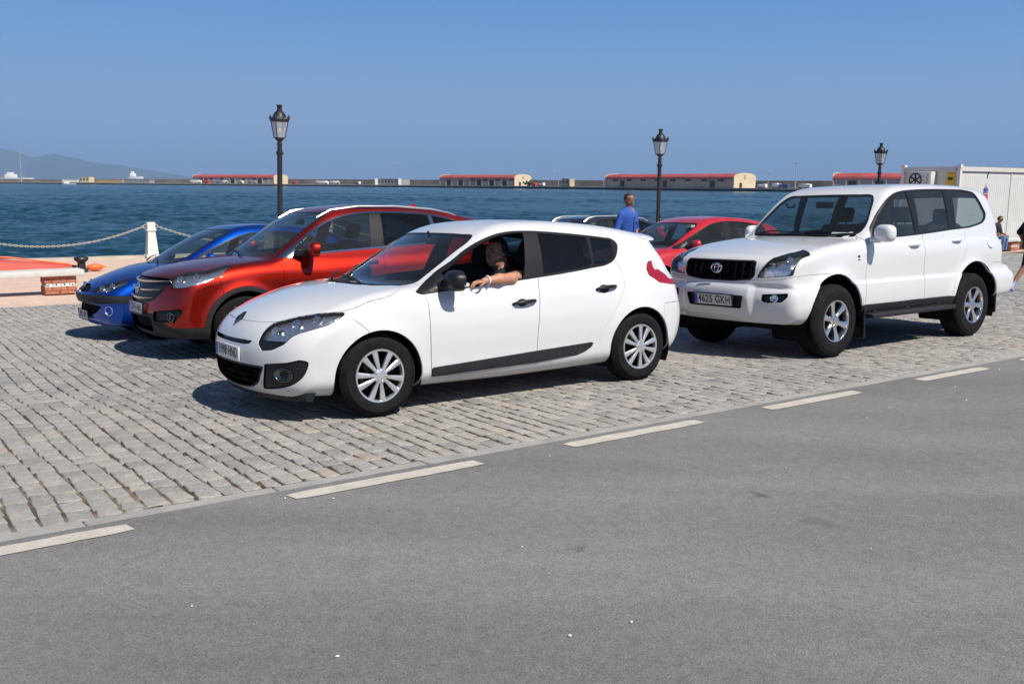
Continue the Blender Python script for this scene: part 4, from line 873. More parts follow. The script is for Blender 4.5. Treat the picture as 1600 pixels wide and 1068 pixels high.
for (c, d, a) in (((-.034, 0, 0), (.014, .085, .014), .12), ((.034, 0, 0), (.014, .085, .014), -.12), ((0, -.004, 0), (.06, .016, .012), 0)): em.box((0, 0, 0), d, M=Mx @ Matrix.Translation(c) @ Matrix.Rotation(a, 4, 'Z'), bev=.004)
em.tube([(.062*math.cos(t)*(1+.1*math.sin(t)), .056*math.sin(t), 0) for t in [2*math.pi*k/28 for k in range(29)]], .006, 6, cap=False, M=Mx); em.build('emblem', MT['chrome'], CRV)
for s in (1, -1):
    f = panel('fog_lamp_recess', MC, 44, MT['black'], CRV, side=s, off=-.02, flange=-.02); p, n = surf(shC, y=.70, z=.475); p.y *= s; n.y *= s; fb = MB(); fb.lathe([(.052, -.01), (.052, .012), (.042, .014), (.036, -.004), (.001, -.018)], 24, M=on_surf(p, n, lift=-.012)); fb.build('fog_lamp', MT['dkchrome'], f)
    rr = MB(); pts = [(x, s*.575, sh_top(shC, x, .575) + hh) for x, hh in ((-.98, .004), (-1.15, .02), (-1.5, .030), (-2.0, .034), (-2.5, .030), (-2.75, .015), (-2.85, .0))]; rr.tube(pts, [.006, .011, .013, .013, .013, .011, .006], 8); rr.build('roof_rail', MT['silverrail'] if 'silverrail' in MT else MT['alloy'], CRV)
    ab = MB(); p, n = surf(shC, x=-1.05, z=.74, side=s)
panel('lower_grille', MC, 45, MT['liner'], CRV, off=-.05, flange=-.05)
p, n = surf(shC, y=0, z=.545); plate(CRV, p + n*.012, n, '2543 HBR', h=.11)
an = MB(); zt = sh_top(shC, -2.55, 0); an.loft([[(-2.47, -.012, zt-.01), (-2.47, .012, zt-.01), (-2.47, .0, zt)], [(-2.56, -.018, zt-.015), (-2.56, .018, zt-.015), (-2.56, 0, zt+.06)], [(-2.61, -.01, zt-.02), (-2.61, .01, zt-.02), (-2.61, 0, zt+.055)]]); an.build('roof_aerial', MT['red'], CRV)
# ---- blue small hatchback
b_o = dict(wb=-2.442, R=.29, ra=.325, yo=.79, tw=.175, rim=.18,
 dlo=[(-.42, .95), (-.62, 1.072), (-.82, 1.17), (-1.0, 1.24), (-1.143, 1.287), (-1.5, 1.325), (-1.8, 1.318), (-2.05, 1.275), (-2.3, 1.19), (-2.36, 1.12), (-2.2, 1.05), (-1.6, .985), (-1.0, .955)],
 panes=[(11, ((-.60, .95), (-.62, 1.2)), ((-1.45, 1.33), (-1.35, .95))), (12, ((-1.56, 1.33), (-1.50, .95)), None)], glassing=[(11, 'door_window', MT['glassm'], 1), (12, 'quarter_window', MT['glassm'], 0)],
 ws=[(-.10, 0, 1), (-.13, .25), (-.22, .46), (-.36, .60), (-.47, .615), (-.8, .58), (-.98, .55), (-1.0, .52), (-.975, .35), (-.95, .15), (-.945, 0, 1), (-.945, -.3, 1), (-.10, -.3, 1)], wsz=.85,
 rw=[(-.3, .99), (.48, 1.0), (.45, 1.24), (-.3, 1.26)], rwx=2.45,
 head=[(.705, .34, .615), (.60, .415, .678), (.50, .49, .718), (.40, .57, .750), (.30, .64, .775), (.36, .705, .735), (.493, .692, .664), (.57, .655, .624), (.649, .53, .606)], bowls=[(.60, .50, .648, .038), (.50, .59, .675, .034)],
 tail=[(-2.6, .70, .75), (-2.6, .70, .98), (-2.78, .60, .98), (-2.9, .58, .75)],
 hood=[(.735, 0, 1), (.70, .25), (.63, .395), (.40, .575), (.28, .66), (.1, .715), (-.15, .71), (-.30, .66, 1), (-.13, .25, 1), (-.10, -.3, 1), (.735, -.3, 1)], hoodz=.6, bumper=[(.33, .70), (.32, .4), (.30, .1), (1.3, .1), (1.3, .62), (.75, .60)],
 fdoor=(-.43, -.42, -.43), split=(-1.44, -1.42), mirror=((-.62, .90, 1.0), (.07, .11, .065), ((-.54, .74, .955), (-.58, .82, .96))), cabin=dict(dx=-.12, dz=.88, w=.60, sx=-1.15, sz=.36, mir=(-.92, 0, 1.25)),
 front=[(42, YZ([(-.3, .470), (.30, .472), (.55, .466), (.82, .485), (.82, .565), (.60, .578), (.3, .575), (-.3, .575)], .25)), (43, YZ(smooth_loop([(-.3, .30, 1), (.31, .32), (.45, .365), (.56, .44, 1), (.3, .46), (-.3, .46, 1)], 3), .3)), (44, YZ(smooth_loop([(-.3, .600, 1), (.15, .605), (.29, .625), (.24, .655), (-.3, .665, 1)], 3), .5))],
 wipers=[((-.12, .28, .95), (-.26, -.32, 1.0)), ((-.13, -.25, .95), (-.34, -.5, 1.02))])
BL, shB, MBL = build_car('small_hatchback_car', 'small metallic blue hatchback with a black bumper strip, nearest the white chain post', SPEC_B, (-4.82, 12.45, 215.3), MT['blue'], .028, b_o)
panel('bumper_strip', MBL, 42, MT['trim'], BL, off=.012, flange=.02); panel('lower_grille', MBL, 43, MT['liner'], BL, off=-.03, flange=-.03); panel('upper_grille', MBL, 44, MT['liner'], BL, off=-.02, flange=-.02)
for s in (1, -1):
    p, n = surf(shB, y=.66, z=.385); p.y *= s; n.y *= s; fb = MB(); fb.lathe([(.060, -.006), (.060, .006), (.054, .008), (.050, -.002), (.03, -.006), (.001, -.008)], 28, M=on_surf(p, n, lift=.0)); fb.build('fog_lamp', MT['lampsilver'], BL)
p, n = surf(shB, y=0, z=.31); plate(BL, p + n*.012, (1, 0, -.05), '8052 BPV', h=.11)
p, n = surf(shB, y=0, z=.63); em = MB(); Mx = on_surf(p, n, lift=.01); em.ell((0, .01, 0), (.018, .05, .008), M=Mx, n=10); em.ell((.012, .05, 0), (.018, .018, .01), M=Mx, n=8); em.box((-.012, -.03, 0), (.012, .06, .01), M=Mx @ Matrix.Rotation(.4, 4, 'Z'), bev=.003); em.build('emblem', MT['chrome'], BL)
# ---- bright red hatchback
r_o = dict(wb=-2.64, R=.316, ra=.355, yo=.87, tw=.20, rim=.205,
 dlo=[(-.32, .93), (-.50, 1.01), (-.675, 1.095), (-.92, 1.205), (-1.177, 1.302), (-1.35, 1.345), (-1.592, 1.372), (-1.9, 1.372), (-2.2, 1.345), (-2.45, 1.295), (-2.6, 1.23), (-2.55, 1.15), (-2.3, 1.075), (-1.8, 1.02), (-1.2, .97), (-.6, .93)],
 panes=[(11, ((-.62, .95), (-.64, 1.2)), ((-1.56, 1.38), (-1.45, .95))), (12, ((-1.69, 1.38), (-1.62, .95)), ((-2.28, 1.35), (-2.25, 1.0)))], glassing=[(11, 'door_window', MT['glassm'], 1), (12, 'door_window', MT['glassm'], 2)],
 ws=[(-.03, 0, 1), (-.06, .25), (-.14, .47), (-.27, .64), (-.40, .665), (-.75, .64), (-1.0, .605), (-1.03, .58), (-1.02, .4), (-1.0, .2), (-.995, 0, 1), (-.995, -.3, 1), (-.03, -.3, 1)], wsz=.86,
 rw=[(-.3, 1.02), (.5, 1.03), (.48, 1.25), (-.3, 1.27)], rwx=2.9,
 head=[(.78, .50, .66), (.70, .55, .72), (.45, .74, .79), (.25, .84, .82), (.36, .85, .75), (.6, .78, .67), (.72, .68, .64)], bowls=[(.62, .65, .69, .045)],
 tail=[(-2.85, .80, .8), (-2.85, .78, 1.04), (-3.1, .66, 1.04), (-3.3, .64, .85)],
 hood=[(.75, 0, 1), (.73, .25), (.66, .5), (.45, .73), (.2, .80), (-.1, .80), (-.27, .66, 1), (-.05, .25, 1), (-.03, -.3, 1), (.75, -.3, 1)], hoodz=.66, bumper=[(.26, .82), (.2, .7), (.15, .1), (1.3, .1), (1.3, .72)],
 fdoor=(-.42, -.41, -.43), split=(-1.56, -1.54), rdoor=[(-2.1, .26, 1), (-2.2, .5), (-2.36, .75), (-2.48, .95), (-2.5, 1.18, 1)], handles=((-1.36, .85, 1), (-2.25, .90, 2)),
 mirror=((-.69, .95, 1.0), (.075, .115, .07), ((-.60, .80, .95), (-.64, .88, .955))), cabin=dict(dx=-.1, dz=.90, w=.62, sx=-1.28, sz=.42, mir=(-.97, 0, 1.28)),
 front=[(42, YZ([(-.3, .28), (.5, .3), (.55, .45), (-.3, .46)], .4))], wipers=[((-.05, .3, .95), (-.2, -.38, .99))])
RD, shR, MR = build_car('red_hatchback_car', 'bright red hatchback parked behind the white off-road car', SPEC_R, (2.052, 16.738, 211.4), MT['red2'], .030, r_o)
panel('lower_grille', MR, 42, MT['liner'], RD, off=-.03, flange=-.03); p, n = surf(shR, y=0, z=.52); plate(RD, p + n*.01, n, '7301 DKL')
# ---- dark estate with silver roof rails
d_o = dict(crv_o); d_o['front'] = [(42, YZ([(-.3, .65), (.5, .68), (.5, .82), (-.3, .83)], .4))]; d_o.pop('clad'); d_o['bumper'] = [(.30, .90), (.26, .80), (.20, .1), (1.3, .1), (1.3, .9)]; d_o['sealmat'] = MT['black']
DK, shD, MD = build_car('estate_car', 'dark navy car with silver roof rails, far behind the white hatchback roof', SPEC_D, (.42, 21.0, 214.), MT['navy'], .034, d_o)
panel('grille', MD, 42, MT['black'], DK, off=-.02, flange=-.02)
for s in (1, -1):
    rr = MB(); pts = [(x, s*.585, sh_top(shD, x, .585) + hh) for x, hh in ((-1.0, .0), (-1.12, .035), (-1.3, .05), (-2.0, .055), (-2.7, .045), (-2.85, .0))]; rr.tube(pts, .018, 8); rr.build('roof_rail', MT['alloy'], DK)
DK.scale = (1, 1, .90)
# ---------------------------------------------------------------- ground materials
def mat_asphalt():
    m, t, p = new_mat('worn_asphalt'); co = objco(t); p.inputs['Roughness'].default_value = .85; p.inputs['Specular IOR Level'].default_value = .3
    mp = nd(t, 'ShaderNodeMapping'); mp.inputs['Rotation'].default_value = (0, 0, -ANG); mp.inputs['Scale'].default_value = (.28, 1.5, 1); t.links.new(co, mp.inputs[0])
    big = noise(t, .9, 4, .55, mp.outputs[0]); fine = noise(t, 130, 2, .7, co); mid = noise(t, 16, 5, .6, co)
    c = ramp(t, big, [(.30, (.142, .140, .138)), (.5, (.170, .167, .164)), (.70, (.200, .195, .188))])
    vo = nd(t, 'ShaderNodeTexVoronoi'); vo.inputs['Scale'].default_value = 165; t.links.new(co, vo.inputs['Vector'])
    ag = ramp(t, vo.outputs['Color'], [(.0, (.66, .66, .66)), (.5, (1., 1., 1.)), (.93, (1.2, 1.2, 1.2)), (1., (1.8, 1.76, 1.7))])
    c = mixc(t, 1., c, ag, 'MULTIPLY'); c = mixc(t, 1., c, ramp(t, mid, [(.25, (.86, .86, .86)), (.7, (1.08, 1.08, 1.07))]), 'MULTIPLY')
    c = mixc(t, 1., c, ramp(t, fine, [(.3, (.80, .80, .80)), (.7, (1.18, 1.18, 1.18))]), 'MULTIPLY')
    # oil drips and tar spots
    sp = noise(t, 1.9, 3, .5, co); sp2 = noise(t, 8, 4, .6, co); spot = math_n(t, 'MULTIPLY', ramp_f(t, sp, .70, .74), ramp_f(t, sp2, .48, .6))
    c = mixc(t, math_n(t, 'MULTIPLY', spot, .6), c, (.05, .048, .045))
    wob = nd(t, 'ShaderNodeVectorMath', operation='ADD'); nz = nd(t, 'ShaderNodeTexNoise'); nz.inputs['Scale'].default_value = 14; nz.inputs['Detail'].default_value = 5; t.links.new(co, nz.inputs['Vector']); sc_ = nd(t, 'ShaderNodeVectorMath', operation='SCALE'); sc_.inputs['Scale'].default_value = .16; t.links.new(nz.outputs['Color'], sc_.inputs[0]); t.links.new(co, wob.inputs[0]); t.links.new(sc_.outputs[0], wob.inputs[1])
    for (px, py, r, k) in ((1192, 763, .075, .62), (1278, 803, .11, .25), (1508, 697, .06, .4), (905, 851, .05, .45), (1440, 655, .09, .22), (560, 880, .12, .12), (240, 905, .1, .12)):
        d_ = Vector(((px-800)/F_PX, math.cos(PITCH) - (py-534)/F_PX*math.sin(PITCH), -math.sin(PITCH) - (py-534)/F_PX*math.cos(PITCH))); q_ = Vector((0, 0, CAM_H)) + d_*(-CAM_H/d_.z); dn = nd(t, 'ShaderNodeVectorMath', operation='DISTANCE'); dn.inputs[1].default_value = (q_.x + .08, q_.y + .08, .08); t.links.new(wob.outputs[0], dn.inputs[0])
        c = mixc(t, math_n(t, 'MULTIPLY', ramp_f(t, dn.outputs['Value'], r, r*.3), k), c, (.045, .042, .038))
    t.links.new(c, p.inputs['Base Color'])
    bump(t, p, mixc(t, .5, vo.outputs['Distance'], fine), .55, .006); return m
def ramp_f(t, v, a, b):
    n = nd(t, 'ShaderNodeMapRange'); n.interpolation_type = 'SMOOTHSTEP'; n.inputs[1].default_value = a; n.inputs[2].default_value = b; t.links.new(v, n.inputs[0]); return n.outputs[0]
def mat_sett():
    m, t, p = new_mat('granite_setts'); co = objco(t); p.inputs['Roughness'].default_value = .82; p.inputs['Specular IOR Level'].default_value = .3
    at = nd(t, 'ShaderNodeAttribute', attribute_name='tone'); sp = nd(t, 'ShaderNodeSeparateXYZ'); t.links.new(at.outputs['Vector'], sp.inputs[0])
    c = ramp(t, sp.outputs['X'], [(0, (.225, .223, .220)), (.35, (.284, .276, .265)), (.7, (.340, .326, .308)), (.92, (.375, .352, .320)), (1, (.36, .31, .26))])
    c = mixc(t, 1., c, ramp(t, noise(t, 45, 4, .65, co), [(.3, (.72, .72, .72)), (.7, (1.2, 1.2, 1.2))]), 'MULTIPLY')
    c = mixc(t, 1., c, ramp(t, noise(t, 230, 2, .6, co), [(.3, (.86, .86, .87)), (.7, (1.1, 1.1, 1.09))]), 'MULTIPLY')
    # sandy film drifting over the stones in broad patches
    film = ramp_f(t, noise(t, .55, 5, .6, co), .42, .68); fine = ramp_f(t, noise(t, 9, 5, .7, co), .25, .75)
    c = mixc(t, math_n(t, 'MULTIPLY', math_n(t, 'MULTIPLY', film, fine), .62), c, (.36, .325, .285))
    c = mixc(t, 1., c, ramp(t, noise(t, 14, 6, .7, co), [(.3, (.84, .84, .85)), (.7, (1.12, 1.12, 1.10))]), 'MULTIPLY')
    t.links.new(c, p.inputs['Base Color']); bump(t, p, noise(t, 60, 6, .72, co), .75, .009); return m
def mat_joint():
    m, t, p = new_mat('sandy_joints'); co = objco(t); p.inputs['Roughness'].default_value = .95; p.inputs['Specular IOR Level'].default_value = .1
    c = ramp(t, noise(t, .8, 5, .65, co), [(.32, (.030, .028, .026)), (.46, (.075, .062, .050)), (.56, (.20, .165, .125)), (.72, (.36, .31, .26))])
    c = mixc(t, ramp_f(t, noise(t, 5, 5, .7, co), .55, .7), c, (.20, .125, .055)); c = mixc(t, 1., c, ramp(t, noise(t, 120, 3, .7, co), [(.3, (.65, .65, .65)), (.7, (1.2, 1.2, 1.2))]), 'MULTIPLY')
    t.links.new(c, p.inputs['Base Color']); bump(t, p, noise(t, 90, 4, .7, co), .6, .01); return m
MT['asphalt'] = mat_asphalt(); MT['sett'] = mat_sett(); MT['joint'] = mat_joint()
MT['kerb'] = simple('concrete_kerb', (.30, .29, .275), .88, var=.14, scale=5, bmp=.35, bscale=120)
def mat_line():
    m, t, p = new_mat('worn_road_paint'); co = objco(t); p.inputs['Roughness'].default_value = .7
    c = ramp(t, noise(t, 7, 6, .7, co), [(.25, (.38, .345, .30)), (.6, (.49, .455, .405))]); w = ramp_f(t, noise(t, 45, 5, .75, co), .33, .40)
    c = mixc(t, w, (.22, .21, .20), c); t.links.new(c, p.inputs['Base Color']); bump(t, p, noise(t, 150, 3, .6, co), .4, .005); return m
MT['line'] = mat_line()
def mat_prom():
    m, t, p = new_mat('pink_promenade_paving'); tc = objco(t); mp = nd(t, 'ShaderNodeMapping'); mp.inputs['Rotation'].default_value = (0, 0, -ANG); t.links.new(tc, mp.inputs[0])
    br = nd(t, 'ShaderNodeTexBrick'); br.inputs['Scale'].default_value = 1.; br.inputs['Color1'].default_value = (.57, .41, .325, 1); br.inputs['Color2'].default_value = (.54, .42, .345, 1); br.inputs['Mortar'].default_value = (.36, .27, .22, 1); br.inputs['Mortar Size'].default_value = .006; br.inputs['Brick Width'].default_value = .6; br.inputs['Row Height'].default_value = .4
    t.links.new(mp.outputs[0], br.inputs['Vector']); c = mixc(t, 1., br.outputs['Color'], ramp(t, noise(t, 2, 6, .65, tc), [(.3, (.86, .88, .9)), (.7, (1.1, 1.07, 1.02))]), 'MULTIPLY')
    t.links.new(c, p.inputs['Base Color']); p.inputs['Roughness'].default_value = .85; return m
MT['prom'] = mat_prom()
def sheet(name, mat, t0, t1, s0, s1, z=0., nt_=2, ns=2, parent=None):
    T = np.linspace(t0, t1, nt_); S_ = np.linspace(s0, s1, ns); V = [W(a, b, z) for a in T for b in S_]; F = [[i*ns+j, (i+1)*ns+j, (i+1)*ns+j+1, i*ns+j+1] for i in range(nt_-1) for j in range(ns-1)]
    return mesh_np(name, np.array([tuple(v) for v in V]), np.array(F), mat, parent, smooth=False)
def W0(t, s, z=0.):                                   # road side: level across, same fall along the kerb
    p = O_K + E_T*t + E_S*s; return Vector((p.x, p.y, SLOPE_T*t + z))
def quad_road(name, t0, t1, s0, s1, z, mat): return mesh_np(name, np.array([tuple(W0(a, b, z)) for a, b in ((t0, s0), (t1, s0), (t1, s1), (t0, s1))]), np.array([[0, 1, 2, 3]]), mat, smooth=False)
road = tag(quad_road('road', -150, 200, -120, .135, -.004, MT['asphalt']), kind='structure')
# worn dashes beside the kerb, each a thin sheet with rounded, chipped ends
for i, (a, b) in enumerate([(-1.23, -.02), (.82, 2.05), (2.76, 4.0), (4.75, 5.93), (6.86, 8.0), (8.75, 9.95), (10.75, 11.95), (-3.25, -2.05)]):
    pts = []; N_ = 16
    for k in range(N_+1):
        u = a + (b-a)*k/N_; e = .012 if k in (0, N_) else 0; pts.append((u, .056 - e + random.uniform(-.004, .004)))
    for k in range(N_, -1, -1):
        u = a + (b-a)*k/N_; pts.append((u + (.02 if k == N_ else (.02 if k == 0 else 0)), -.062 + (.010 if k in (0, N_) else 0) + random.uniform(-.004, .004)))
    n = len(pts)//2; V = np.array([tuple(W0(u, s, .0005)) for u, s in pts]); F = np.array([[k, 2*n-1-k, 2*n-2-k, k+1] for k in range(n-1)])
    o = mesh_np('road_dash', V, F, MT['line'], smooth=False); tag(o, kind='structure')
# kerb of flush stones
kerb = tag(sheet('kerb', MT['joint'], -30, 60, .13, .262, -.02), kind='structure')
u = -6.0
kb = None
while u < 26:
    L = random.uniform(.92, 1.02); mb = MB(); dz = random.uniform(-.003, .004); a, b = u + .004, u + L - .004
    pr = [W(a, .137, dz-.05), W(b, .137, dz-.05), W(b, .247 + random.uniform(-.004, .004), dz-.05), W(a, .247, dz-.05)]; tp = [v + UP*.05 for v in pr]
    mb.loft([pr, [v + UP*.044 for v in pr], [q.lerp(sum(tp, Vector())/4, .015) + UP*.0 for q in tp]]); mb.build('kerb_stone', MT['kerb'], kerb, angle=60); u += L
# ---------------------------------------------------------------- setts
pav = tag(sheet('cobbled_pavement', MT['joint'], -40, 90, .25, PROM_S, -.0075, 14, 4), kind='structure')
def project_px(P):
    P = P - np.array([0, 0, CAM_H]); c, s = math.cos(PITCH), math.sin(PITCH); d = P[:, 1]*c - P[:, 2]*s; up = P[:, 1]*s + P[:, 2]*c
    return 800 + F_PX*P[:, 0]/d, 534 - F_PX*up/d, d
def setts():
    t0 = []; row = -9.0; rows = []
    while row < 34:
        w = rng.uniform(.108, .136); rows.append((row, w)); row += w
    cells = []
    for (r, w) in rows:
        s = .262 + (rng.uniform(0, .06) if rng.random() < .5 else 0.)
        if s > .27: cells.append((r, w, .262, s - .262))
        while s < PROM_S - .05:
            L = rng.uniform(.13, .215); L = min(L, PROM_S - s); cells.append((r, w, s, L)); s += L
    C = np.array(cells); cx = C[:, 0] + C[:, 1]/2; cs = C[:, 2] + C[:, 3]/2
    P = np.array([O_K.x, O_K.y, 0]) + cx[:, None]*np.array(E_T) + cs[:, None]*np.array(E_S); P[:, 2] = SLOPE_T*cx - SLOPE*cs
    u, v, d = project_px(P); vis = (d > 1) & (u > -220) & (u < 1820) & (v < 1250); C, cx, cs, P, u, v, d = C[vis], cx[vis], cs[vis], P[vis], u[vis], v[vis], d[vis]
    n = len(C); gap = (.0050 + .0045*rng.random(n))*(1 + .5*np.exp(-np.maximum(cs - .3, 0)/1.3)*sstep(-.6, .6, cx)); hw = C[:, 1]/2 - gap; hl = C[:, 3]/2 - gap*.5
    sx = np.array([-1, 1, 1, -1]); sy = np.array([-1, -1, 1, 1]); jit = lambda a: rng.normal(0, a, (n, 4))
    X = hw[:, None]*sx + jit(.0045); Y = hl[:, None]*sy + jit(.006); sk = rng.normal(0, .03, n)
    # slow wander of the courses and settling of the surface
    wob = .025*np.sin(cs*.9 + cx*.35) + .015*np.sin(cs*2.3 + cx*1.7); Zs = .0025*np.sin(cx*1.3 + 1) * np.sin(cs*1.1) + rng.normal(0, .0020, n); tilt_x = rng.normal(0, .016, n); tilt_y = rng.normal(0, .007, n)
    rings = []
    for (f, z) in ((1.02, -.022), (1.0, -.0032), (.965, -.0006), (.85, .0004)):
        rx = X*f; ry = Y*f; rings.append(np.stack([cx[:, None] + wob[:, None] + rx - sk[:, None]*ry, cs[:, None] + ry + sk[:, None]*rx, Zs[:, None] + z + tilt_x[:, None]*rx + tilt_y[:, None]*ry], -1))
    L = np.stack(rings, 1).reshape(n, 16, 3)
    Wd = np.array([O_K.x, O_K.y, 0]) + L[..., 0:1]*np.array(E_T) + L[..., 1:2]*np.array(E_S); Wd[..., 2] = SLOPE_T*L[..., 0] - SLOPE*L[..., 1] + L[..., 2]
    Fq = np.array([[k*4+j, k*4+(j+1) % 4, k*4+4+(j+1) % 4, k*4+4+j] for k in range(3) for j in range(4)] + [[12, 13, 14, 15]])
    tone = np.clip(rng.beta(2.2, 2.2, n) + .12*np.sin(cx*.8)*np.cos(cs*.7), 0, 1)
    big = (hw*hl)/(d**3); frame = (u > 5) & (u < 1595) & (v > 300) & (v < 1060); order = np.argsort(-(big*frame)); solo = set(order[:300].tolist())
    def put(o, idx):
        a = o.data.attributes.new('tone', 'FLOAT_VECTOR', 'POINT'); a.data.foreach_set('vector', np.repeat(np.stack([tone[idx]]*3, 1), 16, 0).astype(np.float32).ravel())
    for i in order[:300]: o = mesh_np('sett', Wd[i], Fq, MT['sett'], pav); put(o, np.array([i]))
    rest = np.array([i for i in range(n) if i not in solo]); F = (Fq[None] + (np.arange(len(rest))*16)[:, None, None]).reshape(-1, 4)
    o = mesh_np('setts', Wd[rest].reshape(-1, 3), F, MT['sett'], pav); put(o, rest); o['kind'] = 'stuff'; print('setts', n)
setts()
# dry grass tufts and litter in the joints
def tufts():
    V = []; F = []; k = 0
    for _ in range(2600):
        s = .26 + abs(rng.normal(0, 1.1)) if rng.random() < .75 else rng.uniform(.3, 6); t = rng.uniform(-2.5, 11)
        if s > 8: continue
        for _b in range(rng.integers(2, 6)):
            p = W(t + rng.normal(0, .012), s + rng.normal(0, .012), -.012); a = rng.uniform(0, 6.28); h = rng.uniform(.010, .026); dx = Vector((math.cos(a), math.sin(a), 0))*rng.uniform(.004, .02); w = Vector((-math.sin(a), math.cos(a), 0))*.0016
            V += [p - w, p + w, p + dx + Vector((0, 0, h))]; F.append([k, k+1, k+2]); k += 3
    o = mesh_np('joint_grass', np.array([tuple(v) for v in V]), np.array(F), simple('dry_joint_grass', (.22, .15, .06), .9, var=.4, scale=2), smooth=False); tag(o, 'dry brown grass tufts in the joints of the cobbles', 'grass', kind='stuff')
tufts()
def litter():
    V = []; F = []; k = 0
    for _ in range(50):
        if rng.random() < .6: t, s = rng.uniform(-2, 9), rng.uniform(-2.5, .1); p = W0(t, s, .0)
        else: t, s = rng.uniform(-2, 10), rng.uniform(.3, 5); p = W(t, s, .0)
        r = min(abs(rng.normal(0, .004)), .006) + .0025; a0 = rng.uniform(0, 6.28); pts = [p + Vector((math.cos(a0 + j*1.26)*r*rng.uniform(.6, 1.3), math.sin(a0 + j*1.26)*r*rng.uniform(.6, 1.3), .001)) for j in range(5)]; tp = p + Vector((0, 0, r*.5 + .003))
        V += pts + [tp]; F += [[k+j, k+(j+1) % 5, k+5] for j in range(5)]; k += 6
    o = mesh_np('pebbles', np.array([tuple(v) for v in V]), np.array(F), simple('pale_pebble', (.62, .60, .56), .8), smooth=False); tag(o, 'tiny pale pebbles and chips scattered over the road', 'pebbles', kind='stuff')
litter()
# ---------------------------------------------------------------- promenade, quay wall, water
prom = tag(sheet('promenade', MT['prom'], -60, 150, PROM_S, QUAY_S + 1.2, -.012, 2, 2), kind='structure')
mb = MB(); a, b = W(-60, PROM_S - .02, .0), W(120, PROM_S - .02, .0)
e = MB(); e.loft([[W(tt, PROM_S - .06, -.03), W(tt, PROM_S - .06, .012), W(tt, PROM_S + .10, .012), W(tt, PROM_S + .10, -.03)] for tt in (-60, 120)]); tag(e.build('promenade_edging', simple('pink_edging', (.52, .38, .30), .85)), kind='structure'); mb.bm.free()
QW = QUAY_S + 1.2; WATER_Z = -2.0
q = MB(); q.loft([[W(tt, QW - .35, -.02), W(tt, QW - .35, .05), W(tt, QW, .05), Vector((*W(tt, QW).xy, -4.))] for tt in (-60, 150)], closed=False); tag(q.build('quay_edge', simple('quay_stone', (.42, .37, .31), .85, var=.2, scale=2)), kind='structure')
def mat_water():
    m, t, p = new_mat('harbour_water'); co = objco(t); p.inputs['Roughness'].default_value = .16; p.inputs['IOR'].default_value = 1.33; p.inputs['Specular IOR Level'].default_value = .42
    def layer(sc, rot, st, det, r=.6):
        mp = nd(t, 'ShaderNodeMapping'); mp.inputs['Rotation'].default_value = (0, 0, rot); mp.inputs['Scale'].default_value = st; t.links.new(co, mp.inputs[0]); return noise(t, sc, det, r, mp.outputs[0])
    bump(t, p, math_n(t, 'ADD', layer(2.2, .3, (.6, 1.3, 1), 6, .65), math_n(t, 'MULTIPLY', layer(.35, -.2, (.5, 1.5, 1), 6, .65), 3.)), .8, .35)
    c = mixc(t, ramp_f(t, layer(.012, .08, (.25, 2.0, 1), 6), .40, .66), (.002, .030, .046), (.008, .055, .085)); t.links.new(c, p.inputs['Base Color']); return m
MT['water'] = mat_water()
def water():
    """wind chop as real waves, the grid opening out with distance"""
    rows = np.concatenate([np.geomspace(20, 700, 430), np.geomspace(740, 30000, 14)]); cols = np.linspace(-.80, .80, 520); Y, X = np.meshgrid(rows, cols, indexing='ij'); X = X*Y; Z = np.zeros_like(X); g = np.random.default_rng(3)
    for k in range(46):
        lam = g.uniform(.55, 1.6) if k < 26 else g.uniform(1.8, 7.); th = R_(250) + g.normal(0, .50); kx, ky = 2*np.pi/lam*np.cos(th), 2*np.pi/lam*np.sin(th); amp = .0085*lam**1.0*g.uniform(.6, 1.3); ph = g.uniform(0, 6.28)
        fade = np.clip(1.6 - Y/(lam*170.), 0, 1); a = kx*X + ky*Y + ph; Z += amp*fade*(np.sin(a) + .25*np.cos(2*a))
    gust = .75 + .45*np.sin(X*.021 + Y*.043 + 1.3*np.sin(Y*.017))*np.sin(Y*.031 - X*.011); Z = Z*gust + WATER_Z
    V = np.stack([X, Y, Z], -1).reshape(-1, 3); n = len(cols); i = np.arange(len(rows)-1)[:, None]*n + np.arange(n-1)[None]; F = np.stack([i, i+1, i+n+1, i+n], -1).reshape(-1, 4)
    # keep only what lies beyond the quay wall
    s = (V[:, 0]-O_K.x)*E_S.x + (V[:, 1]-O_K.y)*E_S.y; F = F[(s[F] > QW - .6).all(1)]; u, inv = np.unique(F, return_inverse=True)
    tag(mesh_np('water', V[u], inv.reshape(-1, 4), MT['water']), kind='structure')
water()
